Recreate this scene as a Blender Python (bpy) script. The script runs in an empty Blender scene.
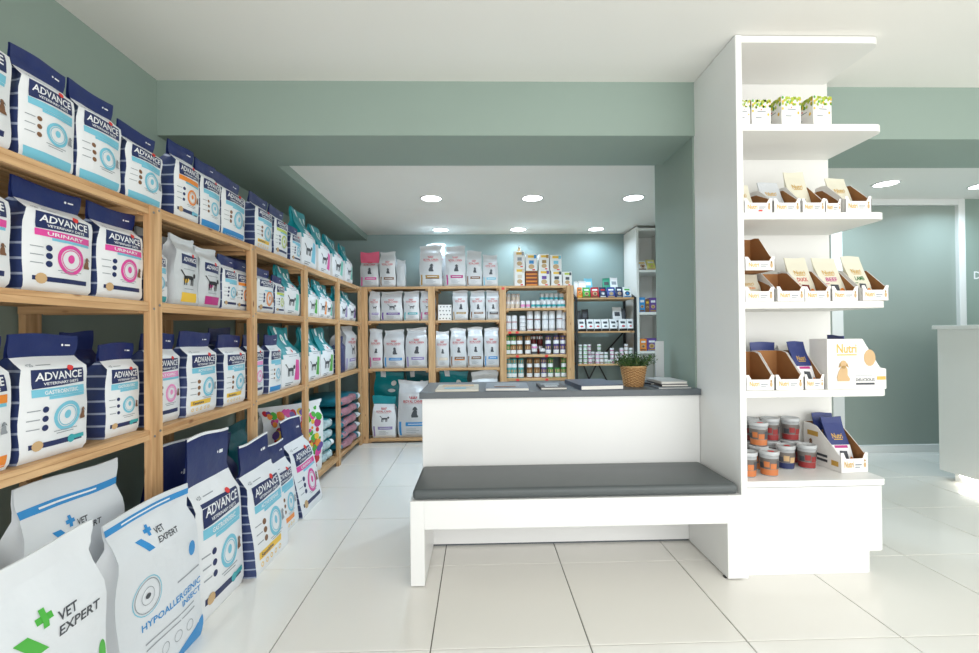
import bpy, math, random
import numpy as np
from mathutils import Vector, Matrix

scene = bpy.context.scene
COL = scene.collection
R = math.radians

# ------------------------------------------------------------------ camera, world, light, exposure
cam_data = bpy.data.cameras.new('camera')
cam = bpy.data.objects.new('camera', cam_data)
COL.objects.link(cam)
scene.camera = cam
cam_data.sensor_width = 36.0
cam_data.lens = 444.82 / 979 * 36.0
cam_data.shift_y = 3.78 / 979
cam_data.clip_start = 0.05
cam.matrix_world = (Matrix.Translation((0, 0, 1.18)) @ Matrix.Rotation(R(-1.386), 4, 'Z')
                    @ Matrix.Rotation(R(90.371), 4, 'X') @ Matrix.Rotation(R(-0.576), 4, 'Z'))

world = bpy.data.worlds.new('sky')
scene.world = world
world.use_nodes = True
world.node_tree.nodes['Background'].inputs[0].default_value = (0.93, 0.97, 1.0, 1)
world.node_tree.nodes['Background'].inputs[1].default_value = 1.2

vs = scene.view_settings
vs.view_transform = 'Standard'
vs.look = 'None'
vs.gamma = 1.0
vs.use_curve_mapping = False
vs.exposure = -0.16


def area_light(name, loc, rot, sx, sy, power, colour):
    d = bpy.data.lights.new(name, 'AREA')
    d.shape = 'RECTANGLE'
    d.size, d.size_y = sx, sy
    d.energy = power
    d.color = colour
    o = bpy.data.objects.new(name, d)
    o.location = loc
    o.rotation_euler = rot
    COL.objects.link(o)
    return o


# daylight arriving through the shop window behind the camera
area_light('shop_window_daylight', (2.5, -1.32, 1.30), (R(90), 0, 0), 6.8, 2.3, 132, (1.0, 0.995, 0.985))


# ------------------------------------------------------------------ materials
def lin(c):
    return tuple(((x / 255) / 12.92 if x / 255 <= 0.04045 else ((x / 255 + 0.055) / 1.055) ** 2.4) for x in c)


MATS = {}


def mat(name, rgb, rough=0.5, metal=0.0, var=0.0, scale=8.0, bump=0.0, bscale=60.0, coat=0.0, trans=0.0, spec=0.5):
    if name in MATS:
        return MATS[name]
    m = bpy.data.materials.new(name)
    m.use_nodes = True
    nt = m.node_tree
    b = nt.nodes['Principled BSDF']
    c = lin(rgb) + (1,)
    b.inputs['Base Color'].default_value = c
    b.inputs['Roughness'].default_value = rough
    b.inputs['Metallic'].default_value = metal
    b.inputs['Coat Weight'].default_value = coat
    b.inputs['Transmission Weight'].default_value = trans
    b.inputs['Specular IOR Level'].default_value = spec
    if var or bump:
        tc = nt.nodes.new('ShaderNodeTexCoord')
    if var:
        n = nt.nodes.new('ShaderNodeTexNoise')
        n.inputs['Scale'].default_value = scale
        n.inputs['Detail'].default_value = 4
        nt.links.new(tc.outputs['Object'], n.inputs['Vector'])
        mx = nt.nodes.new('ShaderNodeMix')
        mx.data_type = 'RGBA'
        mx.inputs[6].default_value = tuple(x * (1 - var) for x in c[:3]) + (1,)
        mx.inputs[7].default_value = tuple(min(1, x * (1 + var)) for x in c[:3]) + (1,)
        nt.links.new(n.outputs['Fac'], mx.inputs[0])
        nt.links.new(mx.outputs[2], b.inputs['Base Color'])
    if bump:
        n2 = nt.nodes.new('ShaderNodeTexNoise')
        n2.inputs['Scale'].default_value = bscale
        n2.inputs['Detail'].default_value = 3
        nt.links.new(tc.outputs['Object'], n2.inputs['Vector'])
        bp = nt.nodes.new('ShaderNodeBump')
        bp.inputs['Strength'].default_value = bump
        bp.inputs['Distance'].default_value = 0.01
        nt.links.new(n2.outputs['Fac'], bp.inputs['Height'])
        nt.links.new(bp.outputs['Normal'], b.inputs['Normal'])
    MATS[name] = m
    return m


def emit(name, rgb, strength):
    if name in MATS:
        return MATS[name]
    m = bpy.data.materials.new(name)
    m.use_nodes = True
    b = m.node_tree.nodes['Principled BSDF']
    b.inputs['Base Color'].default_value = lin(rgb) + (1,)
    b.inputs['Emission Color'].default_value = lin(rgb) + (1,)
    b.inputs['Emission Strength'].default_value = strength
    MATS[name] = m
    return m


def wood(name, axis):
    m = bpy.data.materials.new(name)
    m.use_nodes = True
    nt = m.node_tree
    b = nt.nodes['Principled BSDF']
    tc = nt.nodes.new('ShaderNodeTexCoord')
    oi = nt.nodes.new('ShaderNodeObjectInfo')
    add = nt.nodes.new('ShaderNodeVectorMath')
    add.operation = 'MULTIPLY_ADD'
    nt.links.new(oi.outputs['Random'], add.inputs[0])
    add.inputs[1].default_value = (7, 5, 3)
    nt.links.new(tc.outputs['Object'], add.inputs[2])
    mp = nt.nodes.new('ShaderNodeMapping')
    s = [28.0, 28.0, 28.0]
    s['xyz'.index(axis)] = 1.6
    mp.inputs['Scale'].default_value = s
    nt.links.new(add.outputs[0], mp.inputs['Vector'])
    n = nt.nodes.new('ShaderNodeTexNoise')
    n.inputs['Scale'].default_value = 1.5
    n.inputs['Detail'].default_value = 5
    n.inputs['Distortion'].default_value = 0.6
    nt.links.new(mp.outputs[0], n.inputs['Vector'])
    cr = nt.nodes.new('ShaderNodeValToRGB')
    cr.color_ramp.elements[0].position = 0.3
    cr.color_ramp.elements[0].color = lin((180, 134, 88)) + (1,)
    cr.color_ramp.elements[1].position = 0.7
    cr.color_ramp.elements[1].color = lin((222, 183, 136)) + (1,)
    nt.links.new(n.outputs['Fac'], cr.inputs[0])
    # knots
    v = nt.nodes.new('ShaderNodeTexVoronoi')
    v.inputs['Scale'].default_value = 1.0
    mp2 = nt.nodes.new('ShaderNodeMapping')
    s2 = [14.0, 14.0, 14.0]
    s2['xyz'.index(axis)] = 5.0
    mp2.inputs['Scale'].default_value = s2
    nt.links.new(add.outputs[0], mp2.inputs['Vector'])
    nt.links.new(mp2.outputs[0], v.inputs['Vector'])
    kr = nt.nodes.new('ShaderNodeValToRGB')
    kr.color_ramp.elements[0].position = 0.05
    kr.color_ramp.elements[0].color = (1, 1, 1, 1)
    kr.color_ramp.elements[1].position = 0.12
    kr.color_ramp.elements[1].color = (0, 0, 0, 1)
    nt.links.new(v.outputs['Distance'], kr.inputs[0])
    mx = nt.nodes.new('ShaderNodeMix')
    mx.data_type = 'RGBA'
    nt.links.new(kr.outputs[0], mx.inputs[0])
    nt.links.new(cr.outputs[0], mx.inputs[6])
    mx.inputs[7].default_value = lin((128, 78, 42)) + (1,)
    nt.links.new(mx.outputs[2], b.inputs['Base Color'])
    b.inputs['Roughness'].default_value = 0.6
    return m


W_X, W_Y, W_Z = wood('pine_x', 'x'), wood('pine_y', 'y'), wood('pine_z', 'z')


def stripes(name, base, line):
    """printed gusset film: dark with thin pale lines at even heights"""
    m = bpy.data.materials.new(name)
    m.use_nodes = True
    nt = m.node_tree
    b = nt.nodes['Principled BSDF']
    tc = nt.nodes.new('ShaderNodeTexCoord')
    sp = nt.nodes.new('ShaderNodeSeparateXYZ')
    nt.links.new(tc.outputs['Object'], sp.inputs[0])
    a = nt.nodes.new('ShaderNodeMath')
    a.operation = 'MULTIPLY'
    a.inputs[1].default_value = 23.0
    nt.links.new(sp.outputs['Z'], a.inputs[0])
    f = nt.nodes.new('ShaderNodeMath')
    f.operation = 'FRACT'
    nt.links.new(a.outputs[0], f.inputs[0])
    g = nt.nodes.new('ShaderNodeMath')
    g.operation = 'LESS_THAN'
    g.inputs[1].default_value = 0.16
    nt.links.new(f.outputs[0], g.inputs[0])
    mx = nt.nodes.new('ShaderNodeMix')
    mx.data_type = 'RGBA'
    nt.links.new(g.outputs[0], mx.inputs[0])
    mx.inputs[6].default_value = lin(base) + (1,)
    mx.inputs[7].default_value = lin(line) + (1,)
    nt.links.new(mx.outputs[2], b.inputs['Base Color'])
    b.inputs['Roughness'].default_value = 0.35
    return m


SAGE = mat('sage_paint', (147, 164, 154), 0.55, var=0.03, scale=3, bump=0.02, bscale=150)
WHITE_CEIL = mat('ceiling_paint', (243, 241, 235), 0.75, var=0.015, scale=2)
LACQ = mat('white_lacquer', (238, 238, 236), 0.32, var=0.008, scale=4)
LACQ_IN = mat('white_melamine', (236, 235, 230), 0.45, var=0.008, scale=4)
GREYTOP = mat('slate_grey_laminate', (88, 95, 100), 0.38, var=0.06, scale=30)
LEATHER = mat('dark_grey_leatherette', (84, 90, 91), 0.36, var=0.05, scale=12, bump=0.12, bscale=220)
FRAME = mat('white_aluminium_frame', (232, 233, 230), 0.4)
GROUT = mat('grout', (112, 108, 100), 0.8, var=0.05, scale=20)
BLACKM = mat('black_steel', (34, 35, 36), 0.5, var=0.05, scale=20)
STEEL = mat('zinc_screw', (150, 150, 150), 0.35, metal=0.9)
CARD = mat('brown_cardboard', (158, 108, 62), 0.8, var=0.06, scale=30)
CARDW = mat('white_card', (240, 238, 234), 0.5, var=0.015, scale=10)
PAPER = mat('page_edges', (226, 224, 216), 0.8, var=0.04, scale=60)
RED = mat('red_print', (222, 54, 50), 0.5)
NAVY = mat('navy_film', (31, 44, 98), 0.33, var=0.08, scale=12, bump=0.15, bscale=30)
NAVYP = mat('navy_print', (33, 45, 92), 0.4)
NAVYG = stripes('navy_striped_gusset', (52, 65, 108), (160, 170, 192))
WFILM = mat('white_film', (234, 236, 238), 0.36, var=0.02, scale=10, bump=0.3, bscale=20)
SILVER = mat('silver_film', (205, 209, 212), 0.3, var=0.06, scale=14, bump=0.6, bscale=18)
RSILV = mat('pale_silver_film', (208, 210, 212), 0.33, metal=0.15, var=0.06, scale=14, bump=0.45, bscale=18)
WOVEN = mat('woven_white_sack', (222, 226, 230), 0.5, var=0.02, scale=8, bump=0.3, bscale=14)
TEAL = mat('teal_film', (12, 142, 152), 0.32, var=0.12, scale=12, bump=0.2, bscale=30)
TEALD = mat('dark_teal_film', (14, 98, 108), 0.32, var=0.12, scale=12, bump=0.2, bscale=30)
WPRINT = mat('white_print', (240, 241, 242), 0.45)
GPRINT = mat('grey_print', (150, 156, 162), 0.5)
DGREY = mat('dark_grey_print', (70, 74, 80), 0.5)
BLACKP = mat('black_print', (34, 34, 38), 0.5)
LBLUE = mat('light_blue_print', (122, 196, 218), 0.4)
MBLUE = mat('mid_blue_print', (52, 142, 206), 0.4)
PINK = mat('pink_print', (226, 74, 158), 0.4)
LPINK = mat('light_pink_print', (238, 150, 200), 0.4)
MAGENTA = mat('magenta_print', (186, 48, 128), 0.4)
ORANGE = mat('orange_print', (240, 142, 52), 0.4)
YELLOW = mat('yellow_print', (240, 196, 66), 0.4)
GOLD = mat('gold_print', (214, 172, 84), 0.4, metal=0.2)
LIME = mat('lime_print', (190, 206, 76), 0.4)
GREEN = mat('green_print', (78, 176, 66), 0.4)
DGREEN = mat('dark_green_print', (44, 118, 62), 0.4)
MINT = mat('mint_print', (120, 206, 186), 0.4)
TEALP = mat('teal_print', (60, 170, 178), 0.4)
PURPLE = mat('purple_print', (104, 74, 150), 0.4)
LILAC = mat('lilac_print', (154, 140, 190), 0.4)
BROWN = mat('brown_print', (128, 90, 62), 0.45)
TAN = mat('tan_print', (204, 170, 124), 0.5)
OLIVE = mat('olive_gold_print', (170, 134, 70), 0.45)
DRED = mat('dark_red_print', (116, 34, 34), 0.45)
CRED = mat('crimson_print', (200, 36, 52), 0.45)
BEIGE = mat('beige_print', (222, 206, 184), 0.5)

PHRASE = {}


# ------------------------------------------------------------------ mesh helpers
class MB:
    def __init__(self):
        self.v, self.f, self.m, self.s = [], [], [], []

    def add(self, verts, faces, mi=0, smooth=False):
        o = len(self.v)
        self.v += [tuple(map(float, p)) for p in verts]
        for f in faces:
            self.f.append(tuple(o + i for i in f))
            self.m.append(mi)
            self.s.append(smooth)
        return self

    def box(self, x0, x1, y0, y1, z0, z1, mi=0):
        return self.add([(x0, y0, z0), (x1, y0, z0), (x1, y1, z0), (x0, y1, z0),
                         (x0, y0, z1), (x1, y0, z1), (x1, y1, z1), (x0, y1, z1)],
                        [(0, 3, 2, 1), (4, 5, 6, 7), (0, 1, 5, 4), (1, 2, 6, 5), (2, 3, 7, 6), (3, 0, 4, 7)], mi)

    def prism(self, pts, a, b, axis='z', mi=0):
        """polygon pts extruded from a to b; pts are (x,y) for z, (y,z) for x, (x,z) for y"""
        n = len(pts)
        def p3(p, t):
            return (p[0], p[1], t) if axis == 'z' else ((t, p[0], p[1]) if axis == 'x' else (p[0], t, p[1]))
        v = [p3(p, a) for p in pts] + [p3(p, b) for p in pts]
        f = [tuple(range(n - 1, -1, -1)), tuple(range(n, 2 * n))]
        f += [(i, (i + 1) % n, n + (i + 1) % n, n + i) for i in range(n)]
        return self.add(v, f, mi)

    def lathe(self, prof, seg=20, mi=0, c=(0, 0, 0), cap0=True, cap1=True, smooth=True):
        v, f = [], []
        for r, z in prof:
            for k in range(seg):
                a = 2 * math.pi * k / seg
                v.append((c[0] + r * math.cos(a), c[1] + r * math.sin(a), c[2] + z))
        for i in range(len(prof) - 1):
            for k in range(seg):
                f.append((i * seg + k, i * seg + (k + 1) % seg, (i + 1) * seg + (k + 1) % seg, (i + 1) * seg + k))
        self.add(v, f, mi, smooth)
        o = len(self.v) - len(v)
        if cap0:
            self.f.append(tuple(o + k for k in range(seg - 1, -1, -1))); self.m.append(mi); self.s.append(False)
        if cap1:
            self.f.append(tuple(o + (len(prof) - 1) * seg + k for k in range(seg))); self.m.append(mi); self.s.append(False)
        return self

    def bar(self, a, b, w, t, mi=0):
        a, b = Vector(a), Vector(b)
        d = (b - a).normalized()
        up = Vector((0, 1, 0)) if abs(d.y) < 0.9 else Vector((1, 0, 0))
        s = d.cross(up).normalized() * w / 2
        u = up * t / 2
        v = [a - s - u, a + s - u, a + s + u, a - s + u, b - s - u, b + s - u, b + s + u, b - s + u]
        return self.add(v, [(0, 1, 2, 3), (7, 6, 5, 4), (0, 4, 5, 1), (1, 5, 6, 2), (2, 6, 7, 3), (3, 7, 4, 0)], mi)

    def mesh(self, name, mats):
        me = bpy.data.meshes.new(name)
        me.from_pydata(self.v, [], self.f)
        for m in mats:
            me.materials.append(m)
        me.polygons.foreach_set('material_index', self.m)
        me.polygons.foreach_set('use_smooth', self.s)
        me.update()
        import bmesh
        bm = bmesh.new()
        bm.from_mesh(me)
        bmesh.ops.recalc_face_normals(bm, faces=bm.faces)
        bm.to_mesh(me)
        bm.free()
        return me

    def build(self, name, mats, parent=None, loc=(0, 0, 0), rot=(0, 0, 0), bevel=0, seg=2):
        mats = mats if isinstance(mats, (list, tuple)) else [mats]
        return place(name, self.mesh(name, mats), parent, loc, rot, bevel, seg)


def place(name, me, parent=None, loc=(0, 0, 0), rot=(0, 0, 0), bevel=0, seg=2):
    o = bpy.data.objects.new(name, me)
    o.location, o.rotation_euler = loc, rot
    COL.objects.link(o)
    if parent:
        o.parent = parent
    if bevel:
        b = o.modifiers.new('bevel', 'BEVEL')
        b.width, b.segments, b.limit_method, b.angle_limit = bevel, seg, 'ANGLE', R(40)
    return o


def box(name, x0, x1, y0, y1, z0, z1, m, parent=None, bevel=0, seg=2):
    """box whose own origin is at the middle of its base"""
    cx, cy = (x0 + x1) / 2, (y0 + y1) / 2
    o = MB().box(x0 - cx, x1 - cx, y0 - cy, y1 - cy, 0, z1 - z0).build(name, m, None, (cx, cy, z0), bevel=bevel, seg=seg)
    if parent:
        o.parent = parent
        o.location = Vector((cx, cy, z0)) - parent.location
    return o


def empty(name, loc=(0, 0, 0), rz=0):
    o = bpy.data.objects.new(name, None)
    o.empty_display_size = 0.1
    o.location, o.rotation_euler = loc, (0, 0, rz)
    COL.objects.link(o)
    return o


def tag(o, label, cat, group=None):
    o['label'], o['category'] = label, cat
    if group:
        o['group'] = group
    return o


def struct(o, label=None):
    o['kind'] = 'structure'
    if label:
        o['label'] = label
    return o


ORD = ['first', 'second', 'third', 'fourth', 'fifth', 'sixth', 'seventh', 'eighth', 'ninth', 'tenth', 'eleventh',
       'twelfth', 'thirteenth', 'fourteenth', 'fifteenth', 'sixteenth', 'seventeenth', 'eighteenth']

# ------------------------------------------------------------------ flat text
TXT = {}


def text_polys(s):
    if s in TXT:
        return TXT[s]
    cu = bpy.data.curves.new('lettering', 'FONT')
    cu.body = s
    cu.resolution_u = 2
    cu.offset = 0.018
    o = bpy.data.objects.new('lettering', cu)
    COL.objects.link(o)
    dg = bpy.context.evaluated_depsgraph_get()
    dg.update()
    me = bpy.data.meshes.new_from_object(o.evaluated_get(dg))
    n = len(me.vertices)
    a = np.zeros(n * 3)
    me.vertices.foreach_get('co', a)
    a = a.reshape(-1, 3)[:, :2]
    mn, mx = a.min(0), a.max(0)
    pts = [tuple(p) for p in a]
    tris = []
    stack = [(p.vertices[0], p.vertices[q], p.vertices[q + 1]) for p in me.polygons for q in range(1, len(p.vertices) - 1)]
    lim = 0.34 * (mx - mn)[1]
    while stack:
        t = stack.pop()
        best, e = 0, None
        for q in range(3):
            i0, i1 = t[q], t[(q + 1) % 3]
            L = math.hypot(pts[i0][0] - pts[i1][0], pts[i0][1] - pts[i1][1])
            if L > best:
                best, e = L, q
        if best < lim:
            tris.append(t)
            continue
        i0, i1, i2 = t[e], t[(e + 1) % 3], t[(e + 2) % 3]
        pts.append(((pts[i0][0] + pts[i1][0]) / 2, (pts[i0][1] + pts[i1][1]) / 2))
        k = len(pts) - 1
        stack += [(i0, k, i2), (k, i1, i2)]
    res = ((np.array(pts) - mn) / (mx - mn), tris, (mx - mn)[0] / (mx - mn)[1])
    bpy.data.objects.remove(o)
    bpy.data.meshes.remove(me)
    bpy.data.curves.remove(cu)
    TXT[s] = res
    return res


class Print:
    """flat artwork in face fractions: x 0..1 across, y 0..1 up"""
    def __init__(self, aspect):
        self.asp = aspect          # height / width of the face
        self.parts = {}

    def put(self, part, m, pts, faces, layer=0):
        p = self.parts.setdefault(part, dict(v=[], f=[], l=[], mi=[], mats=[]))
        if m not in p['mats']:
            p['mats'].append(m)
        o = len(p['v'])
        p['v'] += [tuple(q) for q in pts]
        p['l'] += [layer] * len(pts)
        for f in faces:
            p['f'].append(tuple(o + i for i in f))
            p['mi'].append(p['mats'].index(m))

    def rect(self, part, m, x0, y0, x1, y1, layer=0, nx=10, ny=3, slant=0.0):
        pts = [(x0 + (x1 - x0) * i / nx, y0 + (y1 - y0) * j / ny + slant * i / nx) for j in range(ny + 1) for i in range(nx + 1)]
        f = [(j * (nx + 1) + i, j * (nx + 1) + i + 1, (j + 1) * (nx + 1) + i + 1, (j + 1) * (nx + 1) + i) for j in range(ny) for i in range(nx)]
        self.put(part, m, pts, f, layer)

    def quad(self, part, m, c, layer=0, nx=6, ny=4):
        a, b, d, e = [np.array(q) for q in c]      # bottom left, bottom right, top right, top left
        pts = []
        for j in range(ny + 1):
            for i in range(nx + 1):
                s, t = i / nx, j / ny
                pts.append(tuple((a * (1 - s) + b * s) * (1 - t) + (e * (1 - s) + d * s) * t))
        f = [(j * (nx + 1) + i, j * (nx + 1) + i + 1, (j + 1) * (nx + 1) + i + 1, (j + 1) * (nx + 1) + i) for j in range(ny) for i in range(nx)]
        self.put(part, m, pts, f, layer)

    def ring(self, part, m, cx, cy, r1, r0, layer=0, n=24):
        pts = []
        for r in (r1, r0):
            pts += [(cx + r * math.cos(2 * math.pi * k / n), cy + r * math.sin(2 * math.pi * k / n) / self.asp) for k in range(n)]
        self.put(part, m, pts, [(k, (k + 1) % n, n + (k + 1) % n, n + k) for k in range(n)], layer)

    def disc(self, part, m, cx, cy, rx, ry=None, layer=0, n=14):
        ry = ry or rx
        pts = [(cx, cy)] + [(cx + rx * math.cos(2 * math.pi * k / n), cy + ry * math.sin(2 * math.pi * k / n) / self.asp) for k in range(n)]
        self.put(part, m, pts, [(0, 1 + k, 1 + (k + 1) % n) for k in range(n)], layer)

    def poly(self, part, m, pts, layer=0):
        c = np.mean(np.array(pts), 0)
        n = len(pts)
        self.put(part, m, [tuple(c)] + list(pts), [(0, 1 + k, 1 + (k + 1) % n) for k in range(n)], layer)

    def text(self, part, m, s, x0, y0, x1, y1, layer=1, slant=0.0):
        v, f, _ = text_polys(s)
        pts = np.stack([x0 + (x1 - x0) * v[:, 0], y0 + (y1 - y0) * v[:, 1] + slant * v[:, 0]], 1)
        self.put(part, m, [tuple(p) for p in pts], f, layer)

    def build(self, mapper, parent):
        for part, p in self.parts.items():
            xy = np.array(p['v'])
            pos = mapper(xy[:, 0], xy[:, 1], 0.0012 + 0.0011 * np.array(p['l']))
            me = bpy.data.meshes.new(part)
            me.from_pydata([tuple(q) for q in pos.tolist()], [], p['f'])
            for m in p['mats']:
                me.materials.append(m)
            me.polygons.foreach_set('material_index', p['mi'])
            me.polygons.foreach_set('use_smooth', [True] * len(p['f']))
            me.update()
            po = place(part, me, parent)
            if part in ('printed_details', 'leaf_print'):
                po['kind'] = 'stuff'


def flat_mapper(x0, x1, y, z0, z1, ex=(1, 0, 0), n=(0, -1, 0)):
    """face in the plane y with local x axis ex; starts at x0 and rises z0..z1"""
    ex, n = np.array(ex), np.array(n)
    def f(u, v, off):
        return np.array([0, y, z0]) + np.outer(x0 + (x1 - x0) * u, ex) + np.outer(v * (z1 - z0), (0, 0, 1)) + np.outer(off, n)
    return f


def plane_mapper(o, ex, ey):
    """face with corner o and edge vectors ex, ey"""
    o, ex, ey = np.array(o, float), np.array(ex, float), np.array(ey, float)
    n = np.cross(ex, ey)
    n /= np.linalg.norm(n)
    def f(u, v, off):
        return o + np.outer(u, ex) + np.outer(v, ey) + np.outer(off, n)
    return f


# ------------------------------------------------------------------ bags
def sstep(a, b, x):
    t = min(1, max(0, (x - a) / max(b - a, 1e-6)))
    return t * t * (3 - 2 * t)


NU = 13


def make_bag(name, w, h, d, mats, art, label, cat, group, loc, rz, seed=0, style='gusset', fin=0.17, lean=0.0,
             finw=1.0, finlean=0.0, wr=1.0, teal=False, twist=0.0, shoulder=0.74):
    """mats: front, gusset, fold.  Local frame: base centre at origin, front faces -Y."""
    rnd = random.Random(seed)
    ph = [rnd.uniform(0, 6.28) for _ in range(8)]
    am = [rnd.uniform(0.6, 1.4) for _ in range(4)]
    vsn = 1 - fin
    shoulder = min(shoulder, vsn - .12)
    rows = [0, .015, .04, .09, .16, .24, .32, .40, .48, .55, .61, .67, .73, .78, .82, .86, .90, .94, .97, 1.0]
    if all(abs(r - vsn) > .012 for r in rows):
        rows.append(vsn)
    rows = sorted(rows)
    nv = len(rows)
    us = np.linspace(-1, 1, NU)
    F = np.zeros((nv, NU, 3))
    B = np.zeros((nv, NU, 3))
    S = np.zeros((2, nv, 3, 3))
    for i, v in enumerate(rows):
        z = v * h
        if style == 'gusset':
            hd = d / 2 * (0.86 + 0.14 * sstep(0, .05, v)) * (1 + .04 * math.sin(math.pi * min(1, v / shoulder)))
            k = sstep(shoulder, vsn, v)
            hd = hd * (1 - k) + 0.006 * k
            if v > vsn:
                hd = 0.005 - 0.0025 * (v - vsn) / max(fin, 1e-3)
            hw = w / 2 * (0.955 + 0.045 * sstep(0, .06, v)) * (1 - 0.09 * sstep(shoulder - .1, vsn, v) * (1 - sstep(vsn - .02, vsn + .02, v)))
            if v > vsn:
                hw = w / 2 * (0.91 + (finw - 0.91) * sstep(vsn - .01, vsn + .05, v))
            tuck = 0.16 * d * sstep(.35, vsn, v)
        elif style == 'pinch':
            hd = d / 2 * (0.86 + 0.14 * sstep(0, .05, v)) * (1 - .82 * sstep(.5, .8, v))
            hw = w / 2 * (0.95 + .05 * sstep(0, .06, v)) * (1 - .24 * sstep(.56, .80, v) + .12 * sstep(.84, .97, v))
            if v > .88:
                hd *= 1 - .7 * sstep(.88, 1, v)
            tuck = .1 * d * sstep(.4, .8, v)
        else:  # pouch
            hd = d / 2 * (0.75 + .25 * sstep(0, .08, v)) * (1 - sstep(.25, .93, v)) + .0022
            hw = w / 2 * (0.96 + .04 * sstep(0, .1, v)) * (1 - .025 * math.sin(math.pi * v))
            tuck = 0
        cy = (-0.24 if style == 'gusset' else .1) * d * sstep(.55, 1, v) + lean * z + finlean * max(0, v - vsn) * h
        # crimp the seal of a thin top edge
        for j, u in enumerate(us):
            bul = 0.13 * d * (1 - u * u) * math.sin(math.pi * min(1, v / vsn)) ** .7 if v < vsn else 0
            n1 = math.sin(3.1 * u + 5 * v * am[0] + ph[0]) * math.sin(7 * v + 2 * u + ph[1])
            n2 = math.sin(9 * u * am[1] + 4 * v + ph[2]) * math.cos(13 * v - 3 * u + ph[3])
            env = sstep(0, .12, v)
            nz = wr * env * (0.020 * w * n1 + 0.008 * w * n2) * (0.5 if v < vsn else .35)
            ex = wr * .012 * w * math.sin(11 * v * am[2] + ph[4] + u) * env
            sag = wr * (.012 * h * math.sin(2.3 * u + ph[5]) * sstep(.7, 1, v))
            tw = twist * u * v * w * .5
            F[i, j] = (hw * u + ex, cy - hd - bul + nz + tw, z + sag)
            B[i, j] = (hw * u + ex, cy + hd + .4 * bul * .5 + nz + tw, z + sag)
        for sd, sg in ((0, -1), (1, 1)):
            a = F[i, 0 if sd == 0 else -1]
            b = B[i, 0 if sd == 0 else -1]
            for q, t in enumerate((.25, .5, .75)):
                p = a * (1 - t) + b * t
                infl = (.05 * d * (1 - sstep(.3, .6, v)) - tuck) * math.sin(math.pi * t)
                S[sd, i, q] = p + np.array([sg * infl, 0, 0])
    # bottom stays on its support
    root = MB()
    gus = [MB(), MB()]
    fold = MB()

    def fold_thr(j):
        if not teal:
            return vsn
        u = (us[j] + us[j + 1]) / 2
        return .68 - .20 * abs(u) ** 1.2

    def strip(A, flip):
        for tgt in (root, fold):
            vid = {}
            vv, ff = [], []
            for i in range(nv - 1):
                vm = (rows[i] + rows[i + 1]) / 2
                for j in range(A.shape[1] - 1):
                    isf = vm > fold_thr(j)
                    if isf != (tgt is fold):
                        continue
                    q = []
                    for (a, b) in ((i, j), (i, j + 1), (i + 1, j + 1), (i + 1, j)):
                        if (a, b) not in vid:
                            vid[(a, b)] = len(vv)
                            vv.append(A[a, b])
                        q.append(vid[(a, b)])
                    ff.append(tuple(q[::-1]) if flip else tuple(q))
            tgt.add(vv, ff, 0, True)
    strip(F, False)
    strip(B, True)
    # bottom and top closing
    bv = [F[0, j] for j in range(NU)] + [B[0, j] for j in range(NU - 1, -1, -1)]
    root.add(bv, [tuple(range(len(bv)))], 0)
    tv = [F[-1, j] for j in range(NU)] + [B[-1, j] for j in range(NU - 1, -1, -1)]
    fold.add(tv, [(j, j + 1, 2 * NU - 2 - j, 2 * NU - 1 - j) for j in range(NU - 1)], 1 if len(mats) > 3 else 0)
    for sd in (0, 1):
        ring = [F[:, 0 if sd == 0 else -1], S[sd][:, 0], S[sd][:, 1], S[sd][:, 2], B[:, 0 if sd == 0 else -1]]
        A = np.stack(ring, 1)
        for tgt, lo, hi in ((gus[sd], 0, (.56 if teal else 1) if style != 'gusset' else vsn + .001), (fold, vsn + .001, 2)):
            if style != 'gusset' and tgt is fold and not teal:
                continue
            vv, ff = [], []
            idx = [i for i in range(nv) if lo - .0015 <= rows[i] <= hi + 1e-6] if tgt is gus[sd] else [i for i in range(nv) if rows[i] >= (.549 if teal else vsn - .001)]
            for i in idx:
                vv += list(A[i])
            for a in range(len(idx) - 1):
                for b in range(4):
                    ff.append((a * 5 + b, a * 5 + b + 1, a * 5 + 5 + b + 1, a * 5 + 5 + b))
            tgt.add(vv, ff, 0, True)
    o = root_build(root, name, mats[0], loc, rz)
    tag(o, label, cat, group)
    for g in gus:
        g.build('side_gusset', mats[1], o)
    if fold.f:
        fold.build('top_fold', [mats[2]] + list(mats[3:]), o)
    # artwork mapping on the front grid
    rv = np.array(rows)
    Nn = np.zeros_like(F)
    du = np.gradient(F, axis=1)
    dv = np.gradient(F, axis=0)
    Nn = np.cross(du, dv)
    Nn /= np.linalg.norm(Nn, axis=2, keepdims=True) + 1e-12

    def mapper(x, y, off):
        uu = np.clip(x, 0, 1) * (NU - 1)
        j = np.clip(uu.astype(int), 0, NU - 2)
        s = (uu - j)[:, None]
        i = np.clip(np.searchsorted(rv, y, side='right') - 1, 0, nv - 2)
        t = ((y - rv[i]) / (rv[i + 1] - rv[i]))[:, None]
        def it(G):
            return (G[i, j] * (1 - s) + G[i, j + 1] * s) * (1 - t) + (G[i + 1, j] * (1 - s) + G[i + 1, j + 1] * s) * t
        return it(F) + it(Nn) * off[:, None]
    if art:
        P = Print(h / w)
        art(P, vsn, rnd)
        P.build(mapper, o)
    return o


def root_build(mb, name, m, loc, rz):
    return mb.build(name, m, None, loc, (0, 0, rz))


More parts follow.
